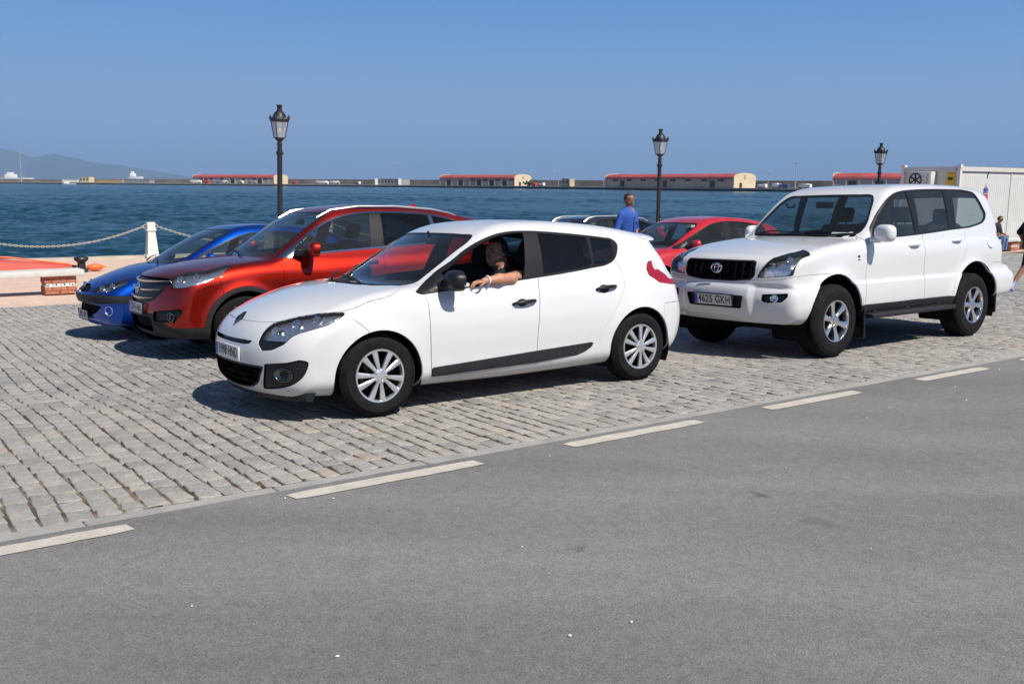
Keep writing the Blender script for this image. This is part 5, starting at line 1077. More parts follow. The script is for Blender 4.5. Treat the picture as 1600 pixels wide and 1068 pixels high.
# ---------------------------------------------------------------- far side of the harbour
def ray_px(u, v):
    x = (u-800)/F_PX; y = -(v-534)/F_PX; cr, sr = math.cos(ROLL), math.sin(ROLL); a = x*cr + y*sr; b = -x*sr + y*cr; c, s = math.cos(PITCH), math.sin(PITCH); return Vector((a, c + b*s, -s + b*c))
def at_depth(u, v, Y): d = ray_px(u, v); return Vector((0, 0, CAM_H)) + d*(Y/d.y)
def at_z(u, v, z): d = ray_px(u, v); return Vector((0, 0, CAM_H)) + d*((z - CAM_H)/d.z)
FAR = dict(
 wall=simple('breakwater_stone', (.115, .098, .085), .95, var=.35, scale=.08, bmp=.3, bscale=.5), quay=simple('far_quay_concrete', (.30, .275, .235), .9, var=.2, scale=.1), dark=simple('far_quay_dark', (.012, .016, .02), .9, var=.4, scale=.2),
 roof=simple('red_sheet_roof', (.33, .058, .048), .7, var=.22, scale=.09), wallg=simple('shade_grey_render', (.30, .27, .24), .9, var=.18, scale=.15), cream=simple('cream_render', (.56, .47, .32), .85, var=.1, scale=.2), pil=simple('pilaster_render', (.37, .33, .29), .9),  # grey render puts shade into the long walls' colour, cream puts sun on gables
 door=simple('dark_doorway', (.02, .022, .026), .8), white=simple('far_white', (.72, .72, .70), .6), grey=simple('far_grey', (.25, .26, .28), .7), blue=simple('far_blue', (.03, .08, .28), .6), redv=simple('far_red', (.5, .03, .03), .6), green=simple('far_green', (.03, .08, .03), .9, var=.4, scale=.5), steel=simple('far_steel', (.30, .31, .33), .6), tan=simple('far_tan', (.45, .30, .16), .8))
PD = [(-400, 1330), (0, 1180), (365, 1047), (745, 873), (1040, 683), (1300, 590), (1900, 470)]
def pier_pt(px, back=0., z=None):
    d = float(np.interp(px, [p[0] for p in PD], [p[1] for p in PD])); v = Vector(((px-800)/F_PX*d/math.cos(PITCH)*math.cos(PITCH), d, 0)); v += Vector((.57, .82, 0))*back; v.z = PIER_Z if z is None else z; return v
PIER_Z = .1
mb = MB(); mb.loft([[pier_pt(px, 0, -4), pier_pt(px, 0, -.9), pier_pt(px, 0, PIER_Z), pier_pt(px, 90, PIER_Z), pier_pt(px, 90, -4)] for px, _ in PD], closed=False); pier = tag(mb.build('far_pier', FAR['quay']), kind='structure')
mb = MB(); mb.loft([[pier_pt(px, -.6, -4), pier_pt(px, -.6, -.9), pier_pt(px, .5, -.85), pier_pt(px, .5, -4)] for px, _ in PD], closed=False); tag(mb.build('waterline_band', FAR['dark'], pier))  # dark strip low on the quay face at the waterline
mb = MB(); hs = {-400: 3.2, 0: 3.6, 365: 5.4, 745: 5.4, 1040: 5.2, 1300: 5.4, 1900: 5}; mb.loft([[pier_pt(px, 58, 0), pier_pt(px, 59.5, hs[px]), pier_pt(px, 62, hs[px]), pier_pt(px, 62, 0)] for px, _ in PD], closed=False); tag(mb.build('breakwater_wall', FAR['wall']), 'long dark stone breakwater wall behind the far warehouses', 'wall')
def warehouse(px0, px1, label, w=22., hw=6.3, ht=9.8, ndoor=4, back=9.):
    A, B = pier_pt(px0, back), pier_pt(px1, back); a = (B - A); L = a.length; a.normalize(); b = Vector((-a.y, a.x, 0)); b = b if b.y > 0 else -b
    M = Matrix((a, b, Vector((0, 0, 1)))).transposed().to_4x4(); M.translation = (A.x, A.y, PIER_Z); r = empty('warehouse', M); tag(r, label, 'warehouse', 'red-roofed warehouses on the far pier')
    q = MB(); q.box((L/2, w/2, hw/2), (L, w, hw)); q.build('wall', FAR['wallg'], r)
    arc = [(w/2 - (w/2+.5)*math.cos(math.pi*k/12), hw + (ht-hw)*math.sin(math.pi*k/12)**.8) for k in range(13)]
    q = MB(); q.loft([[(x, y, z) for y, z in arc] + [(x, y, z-.35) for y, z in arc[::-1]] for x in (-.6, L+.2)]); q.build('roof', FAR['roof'], r)
    for x0, x1 in ((L, L+.5), (-.5, 0)):
        q = MB(); q.loft([[(x, 0, 0)] + [(x, y, z+.35) for y, z in arc] + [(x, w, 0)] for x in (x0, x1)]); g = q.build('gable_wall', FAR['cream'], r)
        if x0 > 0:
            q = MB(); q.box((x1+.05, w/2, hw+1.1), (.2, 1.8, 2.6)); q.build('window', FAR['wallg'], g); q = MB(); q.box((x1+.05, w*.3, 1.7), (.2, 2.6, 3.4)); q.build('door', FAR['door'], g)
    n = max(6, int(L/7.2)); dx = L/n
    for k in range(n+1): q = MB(); q.box((k*dx if k else .3, -.2, hw/2), (.7, .5, hw)); q.build('pilaster', FAR['pil'], r)
    ds = {int((i+.5)*n/ndoor) for i in range(ndoor)}
    for k in range(n):
        q = MB()
        if k in ds: q.box(((k+.5)*dx, -.06, 2.4), (dx*.6, .2, 4.8)); q.build('door', FAR['door'], r)
        else: q.box(((k+.5)*dx, -.06, hw-1.2), (dx*.7, .2, 1.3)); q.build('window', FAR['door'] if k % 2 else FAR['steel'], r)
    return r
warehouse(296, 421, 'red-roofed warehouse at left on the far pier, beyond the nearest lamp post', ndoor=3); warehouse(678, 793, 'short red-roofed warehouse in the middle of the far pier', ndoor=5); warehouse(934, 1132, 'longest red-roofed warehouse on the far pier, behind the middle lamp post', ndoor=3); warehouse(1286, 1480, 'red-roofed warehouse showing above the white off-road car roof')
def block(name, px0, px1, h, label, cat, mat, back=6., dep=8., parts=True, roof=None, group=None):
    A, B = pier_pt(px0, back), pier_pt(px1, back); a = (B-A); L = a.length; a.normalize(); b = Vector((-a.y, a.x, 0)); M = Matrix((a, b, Vector((0, 0, 1)))).transposed().to_4x4(); M.translation = (A.x, A.y, PIER_Z)
    r = empty(name, M); tag(r, label, cat, group); q = MB(); q.box((L/2, dep/2, h/2), (L, dep, h)); q.build('wall', mat, r); q = MB(); q.box((L/2, dep/2, h+.15), (L+.4, dep+.4, .3)); q.build('roof', roof or mat, r)
    if parts:
        n = max(2, int(L/4))
        for k in range(n): q = MB(); q.box(((k+.5)*L/n, -.05, h*.55), (L/n*.45, .2, h*.35)); q.build('window', FAR['door'], r)
        q = MB(); q.box((L+.05, dep/2, 1.2), (.2, 1.4, 2.4)); q.build('door', FAR['wallg'], r)
    return r
block('harbour_building', 124, 139, 6.2, 'small yellow building on the far pier at left', 'building', FAR['cream'], dep=8); block('harbour_building', 869, 880, 6.0, 'cream tower block between two warehouses on the far pier', 'building', FAR['wallg'], dep=5)  # tower front coloured grey as its shaded side
q = MB(); p0 = pier_pt(881, 6); q.box((p0.x + 2, p0.y + 1, 3.0), (4., 6., 6.)); tag(q.build('tower_sunlit_side', FAR['cream']), 'cream block coloured as the sunlit side of the small far tower', 'building')  # separate cream box gives the tower a sunlit side by colour
t_ = block('harbour_terminal', 585, 620, 5.5, 'low dark glass terminal between two white piers', 'building', FAR['grey'], dep=14, roof=FAR['grey'], parts=True)
for px in (585, 621): p0 = pier_pt(px, 4); q = MB(); q.box((p0.x, p0.y, 3.0), (2.2, 4, 6.2)); tag(q.build('terminal_pier', FAR['white']), 'white slab pier at the %s end of the far terminal' % ('left' if px < 600 else 'right'), 'wall')
block('harbour_shed', 97, 121, 3.2, 'long low white shed left of the small yellow building', 'shed', FAR['white'], parts=False); block('harbour_shed', 150, 190, 3.2, 'brown low shed right of the small yellow building', 'shed', FAR['tan'], parts=False); block('harbour_shed', 193, 213, 3.5, 'dark low shed below the white ship', 'shed', FAR['grey'], parts=False); block('harbour_shed', 214, 232, 3.0, 'dark low shed right of the white ship', 'shed', FAR['grey'], parts=False)
def lorry(px, length, body, cab, label, cat='lorry', h=3.4):
    A = pier_pt(px, 3); a = (pier_pt(px+20, 3) - A).normalized(); b = Vector((-a.y, a.x, 0)); M = Matrix((a, b, Vector((0, 0, 1)))).transposed().to_4x4(); M.translation = (A.x, A.y, PIER_Z); r = empty(cat, M); tag(r, label, cat, 'vehicles along the far pier')
    q = MB(); q.box((length/2, 1.2, h/2+.5), (length, 2.4, h-.9), bev=.1); q.build('body', body, r); q = MB(); q.box((length+1.1, 1.2, 1.6), (2.0, 2.3, 2.4), bev=.25); q.build('cab', cab, r)
    for x in (1., length-.8, length+1.): q = MB(); q.lathe([(.001, -.1), (.5, -.1), (.5, .3), (.001, .3)], 12, 'Y', M=Matrix.Translation((x, 0, .5))); q.build('wheel', MT['rubber'], r)
    return r
lorry(298, 13, FAR['white'], FAR['white'], 'long white lorry in front of the left far warehouse'); lorry(318, 6, FAR['redv'], FAR['redv'], 'red lorry in front of the left far warehouse'); lorry(332, 7, FAR['grey'], FAR['blue'], 'dark grey lorry in front of the left far warehouse'); lorry(388, 9, FAR['grey'], FAR['grey'], 'grey lorry near the gable of the left far warehouse')
lorry(348, 5, FAR['white'], FAR['steel'], 'short white van between lorries at the left far warehouse', 'van'); lorry(372, 5, FAR['tan'], FAR['white'], 'tan van at the left far warehouse', 'van')
lorry(492, 14, FAR['white'], FAR['white'], 'long white lorry on the far pier right of the nearest lamp post'); lorry(514, 10, FAR['white'], FAR['steel'], 'second white lorry right of the nearest lamp post'); lorry(455, 4, FAR['redv'], FAR['redv'], 'small red van just right of the nearest lamp post', 'van', 2.4); lorry(553, 3.5, FAR['blue'], FAR['white'], 'small blue van left of the far terminal', 'van', 2.2)
lorry(824, 4, FAR['redv'], FAR['redv'], 'red van right of the middle far warehouse', 'van', 3.); lorry(836, 4, FAR['white'], FAR['white'], 'white van right of the middle far warehouse', 'van', 2.2); lorry(1174, 4, FAR['white'], FAR['white'], 'white van right of the longest far warehouse', 'van', 2.4); lorry(1196, 4, FAR['white'], FAR['white'], 'white van before the thin lighting mast', 'van', 3.2); lorry(1207, 4.5, FAR['blue'], FAR['blue'], 'blue van beside the thin lighting mast', 'van', 2.6); lorry(1238, 6, FAR['white'], FAR['white'], 'white van just left of the white off-road car roof', 'van', 3.)
def far_mast(px, vtop, label, r=.35, back=20, head=True):
    p0 = pier_pt(px, back); h = at_depth(px, vtop, p0.y).z - PIER_Z; e_ = empty('lighting_mast', loc=p0); tag(e_, label, 'mast', 'masts on the far pier'); q = MB(); q.tube([(0, 0, 0), (0, 0, h)], [r, r*.6], 8); q.build('pole', FAR['steel'], e_)
    if head: q = MB(); q.box((0, 0, h), (2.6, 1.2, .8), bev=.1); q.build('lamp_head', FAR['grey'], e_)
far_mast(17, 231, 'tallest thin lighting mast at the far left edge', .6); far_mast(595, 258, 'thin mast above the far terminal', .25); far_mast(1219, 254, 'thin lighting mast left of the white off-road car', .4); far_mast(167, 262, 'thin mast right of the small yellow building', .2, head=False); far_mast(850, 269, 'thin mast right of the middle far warehouse', .2); far_mast(920, 269, 'thin mast left of the longest far warehouse', .2); far_mast(1176, 268, 'thin mast right of the longest far warehouse', .22)
q = MB(); p0 = pier_pt(815, 12)
for k in range(60): d = Vector(rng.normal(0, 1, 3)); q.ell((p0.x + d.x*2.6, p0.y + d.y*2, 3. + d.z*1.1), (1., 1., .8), n=6)
tag(q.build('pier_shrub', FAR['green']), 'dark green shrub at the gable of the middle far warehouse', 'shrub')
def ship(px, Y, L, label, hull, sup, z=WATER_Z):
    c = at_depth(px, 285, Y); M = Matrix.Translation((c.x, c.y, z)); r = empty('ship', M); tag(r, label, 'ship', 'ships across the harbour'); q = MB()
    q.loft([[(x, -w, 3.5), (x, -w*.8, 0), (x, w*.8, 0), (x, w, 3.5)] for x, w in ((-L/2, 3), (-L/3, 4), (L/4, 4), (L/2, .4))]); q.build('hull', hull, r); q = MB(); q.box((-L*.2, 0, 6), (L*.35, 6, 5), bev=.3); s_ = q.build('superstructure', sup, r); q = MB(); q.box((-L*.22, 0, 10), (L*.18, 5, 3.2), bev=.3); q.build('bridge', sup, s_); q = MB(); q.tube([(-L*.28, 0, 9), (-L*.28, 0, 16)], .35, 8); q.build('funnel', FAR['grey'], s_); q = MB(); q.tube([(L*.2, 0, 3), (L*.2, 0, 13)], .2, 6); q.build('mast', FAR['steel'], r); return r
ship(28, 1500, 50, 'white ship with a dark funnel at the far left', FAR['white'], FAR['white'], z=2.5); ship(213, 1600, 24, 'small white ship above the far breakwater at left', FAR['white'], FAR['white'], z=6.); ship(108, 1080, 30, 'low white motor boat moored at the far quay', FAR['white'], FAR['white'], z=-2.2).scale = (.5, .5, .30)
# far headland
def hills():
    R = [(-420, 225), (-250, 214), (-120, 226), (-40, 228), (0, 232), (22, 236), (38, 243), (52, 246), (70, 243), (85, 240), (97, 243), (118, 247), (140, 253), (160, 256), (190, 258), (215, 263), (240, 267), (270, 273), (310, 278), (360, 282)]
    D = 17000.; rows = []
    for u, v in R:
        p = at_depth(u, v, D); rows.append([(p.x, D - 900, WATER_Z - 30), (p.x, D - 500, max(p.z*.45, 0)), (p.x, D, max(p.z, 0)), (p.x, D + 1500, max(p.z*.5, -30)), (p.x, D + 2500, -60)])
    q = MB(); q.loft(rows, closed=False); m = simple('wooded_hillside', (.045, .06, .05), .95, var=.25, scale=.0006); tag(q.build('hills', m), kind='structure')
hills()
# ---------------------------------------------------------------- quay furniture
MT['iron'] = simple('dark_iron', (.010, .011, .013), .5, var=.3, bmp=.05); MT['lampglass'] = glass('lantern_glass', (.85, .88, .9), .6, .42); MT['whitepost'] = simple('white_painted_concrete', (.60, .585, .56), .7, var=.08, bmp=.1); MT['chainm'] = simple('pale_chain', (.42, .38, .30), .6, var=.25, scale=20)
def lamp(t, s, label, lean=(0, 0)):
    r = empty('street_lamp', loc=W(t, s, -.01)); r.rotation_euler = (lean[0], lean[1], ANG); tag(r, label, 'street lamp', 'iron lantern lamps along the quay')
    H = 4.24; q = MB(); q.lathe([(.20, 0), (.20, .10), (.15, .14), (.14, .75), (.11, .80), (.13, .84), (.085, .92), (.07, 1.4), (.068, H-1.30), (.095, H-1.28), (.095, H-1.22), (.065, H-1.20), (.06, H-1.04), (.085, H-1.02), (.05, H-.98), (.06, H-.93)], 16, cap=True); q.build('post', MT['iron'], r)
    fr = MB(); b, tt = .108, .172; z0, z1 = H-.86, H-.42
    for sx in (-1, 1):
        for sy in (-1, 1): fr.tube([(sx*b, sy*b, z0), (sx*tt, sy*tt, z1)], .011, 6)
    for k in range(4):
        Mk = Matrix.Rotation(k*math.pi/2, 4, 'Z'); fr.tube([(-b, -b, z0), (b, -b, z0)], .012, 6, M=Mk); fr.tube([(-tt, -tt, z1), (tt, -tt, z1)], .016, 6, M=Mk); None
    fr.lathe([(.05, H-.96), (.150, z0), (.11, z0+.02), (.001, z0+.02)], 4, M=Matrix.Rotation(math.pi/4, 4, 'Z')); fr.build('lantern_frame', MT['iron'], r)
    for k in range(4):
        Mk = Matrix.Rotation(k*math.pi/2, 4, 'Z'); g = MB(); g.quad([(-b, -b+.004, z0), (b, -b+.004, z0), (tt, -tt+.004, z1), (-tt, -tt+.004, z1)], M=Mk); g.build('pane', MT['lampglass'], r)
    c = MB(); c.lathe([(tt*1.42*1.08, z1), (tt*1.42*1.10, z1+.05), (tt*1.42*.92, z1+.10)], 4, M=Matrix.Rotation(math.pi/4, 4, 'Z')); c.lathe([(.19, z1+.06), (.17, z1+.14), (.13, z1+.22), (.075, z1+.26), (.07, z1+.30), (.055, z1+.31), (.075, z1+.40), (.085, z1+.42), (.001, z1+.42)], 16, cap=True)
    for sx in (-1, 1):
        for sy in (-1, 1): c.lathe([(.028, z1+.03), (.035, z1+.10), (.004, z1+.17)], 8, M=Matrix.Translation((sx*tt*1.06, sy*tt*1.06, 0)))
    c.build('lantern_roof', MT['iron'], r); bl = MB(); bl.ell((0, 0, z0+.2), (.05, .05, .10), n=12); bl.build('bulb', MT['whitepost'], r); return r
lamp(8.93, 20., 'black iron lantern lamp standing behind the orange-red crossover', (0, R_(1.6))); lamp(23.03, 20., 'black iron lantern lamp beside the man in the blue shirt'); lamp(36.1, 20., 'black iron lantern lamp behind the white off-road car')
def post(t, s, label):
    r = empty('chain_post', loc=W(t, s, .0), rz=ANG); tag(r, label, 'bollard', 'white chain posts along the quay edge'); q = MB(); sec = [(.19, 0), (.19, .07), (.155, .09), (.105, .74), (.105, .76), (.135, .78), (.135, .80), (.11, .82), (.11, 1.00), (.095, 1.02)]
    q.loft([[(-w, -w, z), (w, -w, z), (w, w, z), (-w, w, z)] for w, z in sec]); q.build('post_body', MT['whitepost'], r, angle=20)
    for sx in (-1, 1): g = MB(); g.tube([(sx*.11 + sx*.05*(1-math.cos(a)), 0, .90 + .05*math.sin(a)) for a in [2*math.pi*k/12 for k in range(13)]], .012, 6, cap=False); g.build('ring', MT['chainm'], r)
    return r
PT = [1.1 + 5.6*k for k in range(6)]; lab = ['white post at the left end of the hanging chain', 'white tapered chain post standing beside the blue car', 'white chain post hidden behind the crossover roof', 'white chain post beyond the crossover tail', 'white chain post beyond the dark estate', 'white chain post right of the middle lamp']
for t, l in zip(PT, lab): post(t, 24.2, l)
def chain(t0, t1, sag, label):
    a, b = W(t0 + .2, 24.2, .90), W(t1 - .2, 24.2, .90); n = int((b-a).length/.066); q = MB(); prev = None
    def pt(u): p = a.lerp(b, u); return p - Vector((0, 0, sag*4*u*(1-u)))
    for k in range(n):
        p = pt((k+.5)/n); d = (pt((k+1)/n) - pt(k/n)).normalized(); sd = d.cross(Vector((0, 0, 1))).normalized(); up = sd.cross(d)
        if k % 2: sd, up = up, -sd
        q.tube([p + d*.046*math.cos(t) + sd*.024*math.sin(t) for t in [2*math.pi*j/10 for j in range(11)]], .0095, 5, cap=False)
    return tag(q.build('hanging_chain', MT['chainm']), label, 'chain', 'chains between the white posts')
chain(PT[0], PT[1], .52, 'pale chain sagging from the white post towards the left edge'); chain(PT[1], PT[2], .52, 'pale chain running from the white post behind the blue car'); chain(PT[2], PT[3], .52, 'pale chain hidden behind the crossover roof')
# bench with brick ends
MT['slab'] = simple('white_bench_slab', (.52, .505, .48), .7, var=.12, scale=4, bmp=.1); MT['brick'] = simple('red_brick', (.36, .13, .075), .85, var=.3, scale=9, bmp=.3); MT['mortar'] = simple('brick_mortar', (.40, .33, .27), .95); MT['tilew'] = simple('glazed_tile_white', (.72, .70, .66), .25, var=.05); MT['tileb'] = simple('glazed_tile_dark', (.03, .035, .06), .3)
def bench(t0, t1, s, label, sup):
    r = empty('bench', loc=W(t0, s, -.012), rz=ANG); tag(r, label, 'bench', 'brick and stone benches on the promenade'); L = t1 - t0; q = MB(); q.box((L/2, .26, .405), (L, .56, .11), bev=.012); q.build('seat_slab', MT['slab'], r)
    for x in sup:
        c = MB(); c.box((x, .26, .175), (.56, .34, .35)); leg = c.build('support', MT['mortar'], r); k = 0
        for row in range(5):
            z = .034 + row*.0705
            if row == 2:
                for j in range(7):
                    b = MB(); b.box((x - .255 + (j+.5)*.51/7 + 0, .08, z), (.070, .03, .066)); b.build('tile', MT['tilew'], leg); d = MB(); d.box((x - .255 + (j+.5)*.51/7 + (.008 if j % 2 else -.006), .0635, z + (.006 if j % 3 else -.004)), (.018 if j % 2 else .03, .004, .03)); d.build('tile_mark', MT['tileb'], leg)
                continue
            off = .13 if row % 2 else 0; xs = [x - .28 + off + j*.262 for j in range(-1, 3)]
            for xx in xs:
                x0, x1 = max(xx, x-.285), min(xx+.25, x+.285)
                if x1 - x0 < .05: continue
                b = MB(); b.box(((x0+x1)/2, .08 + random.uniform(-.003, .003), z), (x1-x0, .05, .064), bev=.004, seg=1); b.build('brick', MT['brick'], leg)
            for yy in (.15, .28, .41):
                for sx in (-1, 1): b = MB(); b.box((x + sx*.272, yy, z), (.03, .115, .064)); b.build('brick', MT['brick'], leg)
    return r
_b = at_z(96, 461, gz(2.6, 16) - .012); bt, bs = ts(_b.x, _b.y)
bench(bt - 3.35, bt + .42, bs - .08, 'white stone bench on brick supports at the left edge', (3.35, 1.75, .3)); bench(34.3, 38.0, 13.95, 'white stone bench on brick supports before the white cabin', (.5, 1.95, 3.4))
q = MB(); _b = at_z(128, 424, gz(4, 20)); e_ = empty('mooring_bollard', loc=_b); tag(e_, 'black iron mooring bollard behind the left bench', 'bollard'); q.lathe([(.16, 0), (.14, .04), (.10, .08), (.09, .22), (.15, .27), (.17, .31), (.15, .35), (.001, .37)], 20, cap=True); q.build('post_body', MT['iron'], e_)
# overturned boat behind the bench and a float
MT['boatred'] = simple('faded_red_hull', (.52, .085, .06), .5, var=.12, scale=2); MT['orange'] = simple('orange_float', (.80, .13, .02), .5, var=.1)
_b = at_z(124, 423, gz(4, 19)); bt2, bs2 = ts(_b.x, _b.y); e_ = empty('upturned_boat', loc=W(bt2, bs2, 0), rz=ANG + R_(4)); tag(e_, 'faded red boat turned over behind the left bench', 'boat'); q = MB(); rg = []
for k in range(13): u = k/12; x = -.05 - 4.6*u; w = .75*(1-(1-u)**2.2)**.8 + .02; h = .14 + .40*(1-(1-u)**1.8); rg.append([(x, -w, 0), (x, -w*.98, h*.45), (x, -w*.72, h*.85), (x, 0, h), (x, w*.72, h*.85), (x, w*.98, h*.45), (x, w, 0)])
q.loft(rg, closed=True); q.build('hull', MT['boatred'], e_); q = MB(); q.tube([(-.2, 0, .17), (-1.6, 0, .40), (-4.6, 0, .53)], .02, 8); q.build('keel', MT['orange'], e_); q = MB(); q.ell((-3.4, .1, .50), (.6, .22, .07), n=14); q.build('patch', MT['orange'], e_)
_b = at_z(149, 423, gz(4, 20)); q = MB(); q.ell((0, 0, .09), (.20, .10, .09), n=16); q.tube([(.18, 0, .09), (.27, 0, .10)], .02, 8); o = q.build('float', MT['orange']); o.location = _b; o.rotation_euler = (0, 0, ANG); tag(o, 'orange float lying beside the black mooring bollard', 'float')
# dark domed bin beside the middle lamp
_b = W(22.55, 19.4, -.01); e_ = empty('litter_bin', loc=_b); tag(e_, 'dark domed iron bin with a finial beside the middle lamp post', 'bin'); q = MB(); q.lathe([(.16, 0), (.20, .05), (.22, .70), (.24, .72), (.24, .76)], 20, cap=True); q.build('drum', MT['iron'], e_); q = MB(); q.lathe([(.25, .76), (.24, .84), (.19, .95), (.09, 1.02), (.05, 1.06), (.06, 1.12), (.03, 1.18), (.045, 1.24), (.02, 1.34), (.001, 1.36)], 20); q.build('dome', MT['iron'], e_)
# white cabin
MT['cabw'] = simple('white_cabin_sheet', (.54, .54, .525), .5, var=.06, scale=1.5); MT['cabg'] = simple('grey_cabin_sheet', (.52, .515, .495), .55, var=.06); MT['rust'] = simple('rust_streak', (.42, .24, .10), .9, var=.4, scale=6)
def cabin():
    c0 = at_depth(1500, 262, 35.8); c0.z = -.62; M = Matrix.Translation(c0) @ Matrix.Rotation(ANG, 4, 'Z'); r = empty('portable_cabin', M); tag(r, 'white portable cabin with an air conditioner and a crest', 'cabin'); L, D, H = 6., 2.25, 3.0
    q = MB(); q.box((L/2, D/2, H/2 + .1), (L, D, H-.2)); q.build('wall', MT['cabw'], r)
    for k in range(40): q = MB(); q.box((.10 + k*.147, -.001, H/2 - .05), (.10, .010, H-.45)); q.build('wall_rib', MT['cabw'], r)
    for k in range(14): q = MB(); q.box((-.001, .12 + k*.155, H/2 - .05), (.010, .105, H-.45)); q.build('wall_rib', MT['cabg'], r)
    q = MB(); q.box((L/2, -.02, H-.03), (L, .10, .16)); q.box((-.02, D/2, H-.03), (.10, D-.2, .16)); q.build('roof_beam', MT['cabg'], r)
    q = MB()
    for k in range(26): x = random.uniform(.1, L-.2); q.box((x, -.03, H+.055), (random.uniform(.06, .5), .06, random.uniform(.01, .025)))
    q.build('rust_edge', MT['rust'], r)['kind'] = 'stuff'
    for (x, y) in ((0, 0), (0, D), (L, 0), (L, D)): q = MB(); q.box((x, y, H/2), (.13, .13, H)); q.box((x, y, H+.06), (.16, .16, .12)); q.build('corner_post', MT['whitepost'], r)
    # sheet join, cable, crest
    q = MB(); q.box((3.7, -.02, H/2), (.05, .03, H-.3)); q.build('joint_strip', MT['cabg'], r); q = MB(); q.tube([(1.99, -.03, H-.12), (1.96, -.03, H-.20), (1.93, -.03, H-.28), (1.92, -.03, H-.36)], .015, 6); q.build('cable', MT['iron'], r)
    cb = simple('crest_blue', (.06, .12, .38), .5); cr = simple('crest_red', (.5, .05, .06), .5); cg = simple('crest_gold', (.6, .38, .08), .5); cx, cz = 1.9, H-.86; cw = MB(); Mx = Matrix.Translation((cx, -.022, cz)) @ Matrix.Rotation(R_(90), 4, 'X')
    for k in range(5): a = R_(30 + 30*k); cw.tube([(0.0 + .02*math.cos(a), .02, 0), (.19*math.cos(a), .17*math.sin(a)+.02, 0), (.20*math.cos(a)*.8, .02 - .0, 0)], .012, 5, M=Mx)
    cw.box((0, -.02, 0), (.36, .04, .006), M=Mx); cw.ell((0, .21, 0), (.03, .03, .006), M=Mx, n=10); cw.box((0, .27, 0), (.012, .08, .006), M=Mx)
    crest = cw.build('crest_crown', cb, r); q = MB(); q.prism([(-.17, -.08), (.17, -.08), (.17, -.36), (0, -.52), (-.17, -.36)], -.003, .003, M=Mx); q.build('crest_shield', cr, crest); q = MB(); q.prism([(-.12, -.12), (.0, -.12), (.0, -.34), (-.12, -.30)], .003, .007, M=Mx); q.build('crest_quarter', cb, crest); q = MB(); q.prism([(.03, -.24), (.12, -.24), (.12, -.34), (.03, -.42)], .003, .007, M=Mx); q.build('crest_quarter', cg, crest)
    # air conditioner and sign on the shaded end
    ac = MB(); ac.box((-.20, 1.35, H-.46), (.34, .92, .66), bev=.02); a = ac.build('air_conditioner', MT['cabg'], r); f = MB(); Mf = Matrix.Translation((-.375, 1.52, H-.44)) @ Matrix.Rotation(R_(-90), 4, 'Y'); f.lathe([(.26, 0), (.26, .012), (.22, .016), (.22, -.03), (.001, -.03)], 28, M=Mf); f.build('fan_shroud', MT['iron'], a); f = MB(); f.lathe([(.05, 0), (.05, .016), (.001, .018)], 16, M=Mf)
    for k in range(6): f.box((.13, 0, .004), (.18, .05, .004), M=Mf @ Matrix.Rotation(k*math.pi/3, 4, 'Z') @ Matrix.Rotation(.3, 4, 'X'))
    f.build('fan', MT['trim'], a); f = MB(); f.box((-.378, 1.02, H-.44), (.01, .20, .56)); s_ = f.build('service_label', MT['whitepost'], a)
    for k in range(5): f = MB(); f.box((-.3845, 1.02 + .03*(k % 2), H-.26 - k*.09), (.004, .05, .03)); f.build('label_mark', MT['ink'], s_)
    q = MB(); q.box((-.02, .32, H-.40), (.02, .34, .44)); y = q.build('alarm_sign', simple('yellow_sign', (.62, .42, .03), .5), r); q = MB(); q.box((-.033, .32, H-.39), (.006, .20, .10)); q.build('sign_mark', MT['ink'], y)
    q = MB(); q.box((L/2, D/2, -.05), (L-.4, D-.3, .3)); q.build('plinth', MT['kerb'], r); return r
cabin()
# ---------------------------------------------------------------- people: one continuous skin grown round a skeleton of tapered limbs
def nets(A, o, h):
    ins = A < 0; n0, n1, n2 = A.shape; c = np.zeros(np.array(A.shape)-1, int)
    for i in (0, 1):
        for j in (0, 1):
            for k in (0, 1): c += ins[i:n0-1+i, j:n1-1+j, k:n2-1+k]
    act = (c > 0) & (c < 8); idx = np.full(act.shape, -1); idx[act] = np.arange(act.sum()); ci = np.argwhere(act); acc = np.zeros((len(ci), 3)); cnt = np.zeros(len(ci))
    for ax in range(3):
        oo = [a for a in range(3) if a != ax]
        for s in ((0, 0), (0, 1), (1, 0), (1, 1)):
            a = ci.copy(); a[:, oo[0]] += s[0]; a[:, oo[1]] += s[1]; b = a.copy(); b[:, ax] += 1; fa = A[tuple(a.T)]; fb = A[tuple(b.T)]; m = (fa < 0) != (fb < 0); p = a[m].astype(float); p[:, ax] += fa[m]/(fa[m]-fb[m]); acc[m] += p; cnt[m] += 1
    V = acc/cnt[:, None]*h + o; Q = []
    for ax in range(3):
        oo = [(ax+1) % 3, (ax+2) % 3]; s1 = [slice(None)]*3; s2 = [slice(None)]*3; s1[ax] = slice(0, -1); s2[ax] = slice(1, None); fa = ins[tuple(s1)]; e = np.argwhere(fa != ins[tuple(s2)]); ok = np.ones(len(e), bool)
        for a in oo: ok &= (e[:, a] > 0) & (e[:, a] < A.shape[a]-1)
        e = e[ok]; r = []
        for s in ((-1, -1), (0, -1), (0, 0), (-1, 0)): k = e.copy(); k[:, oo[0]] += s[0]; k[:, oo[1]] += s[1]; r.append(idx[tuple(k.T)])
        qd = np.stack(r, 1); fl = ~fa[tuple(e.T)]; qd[fl] = qd[fl][:, ::-1]; Q.append(qd)
    Q = np.concatenate(Q); return V, Q[(Q >= 0).all(1)]
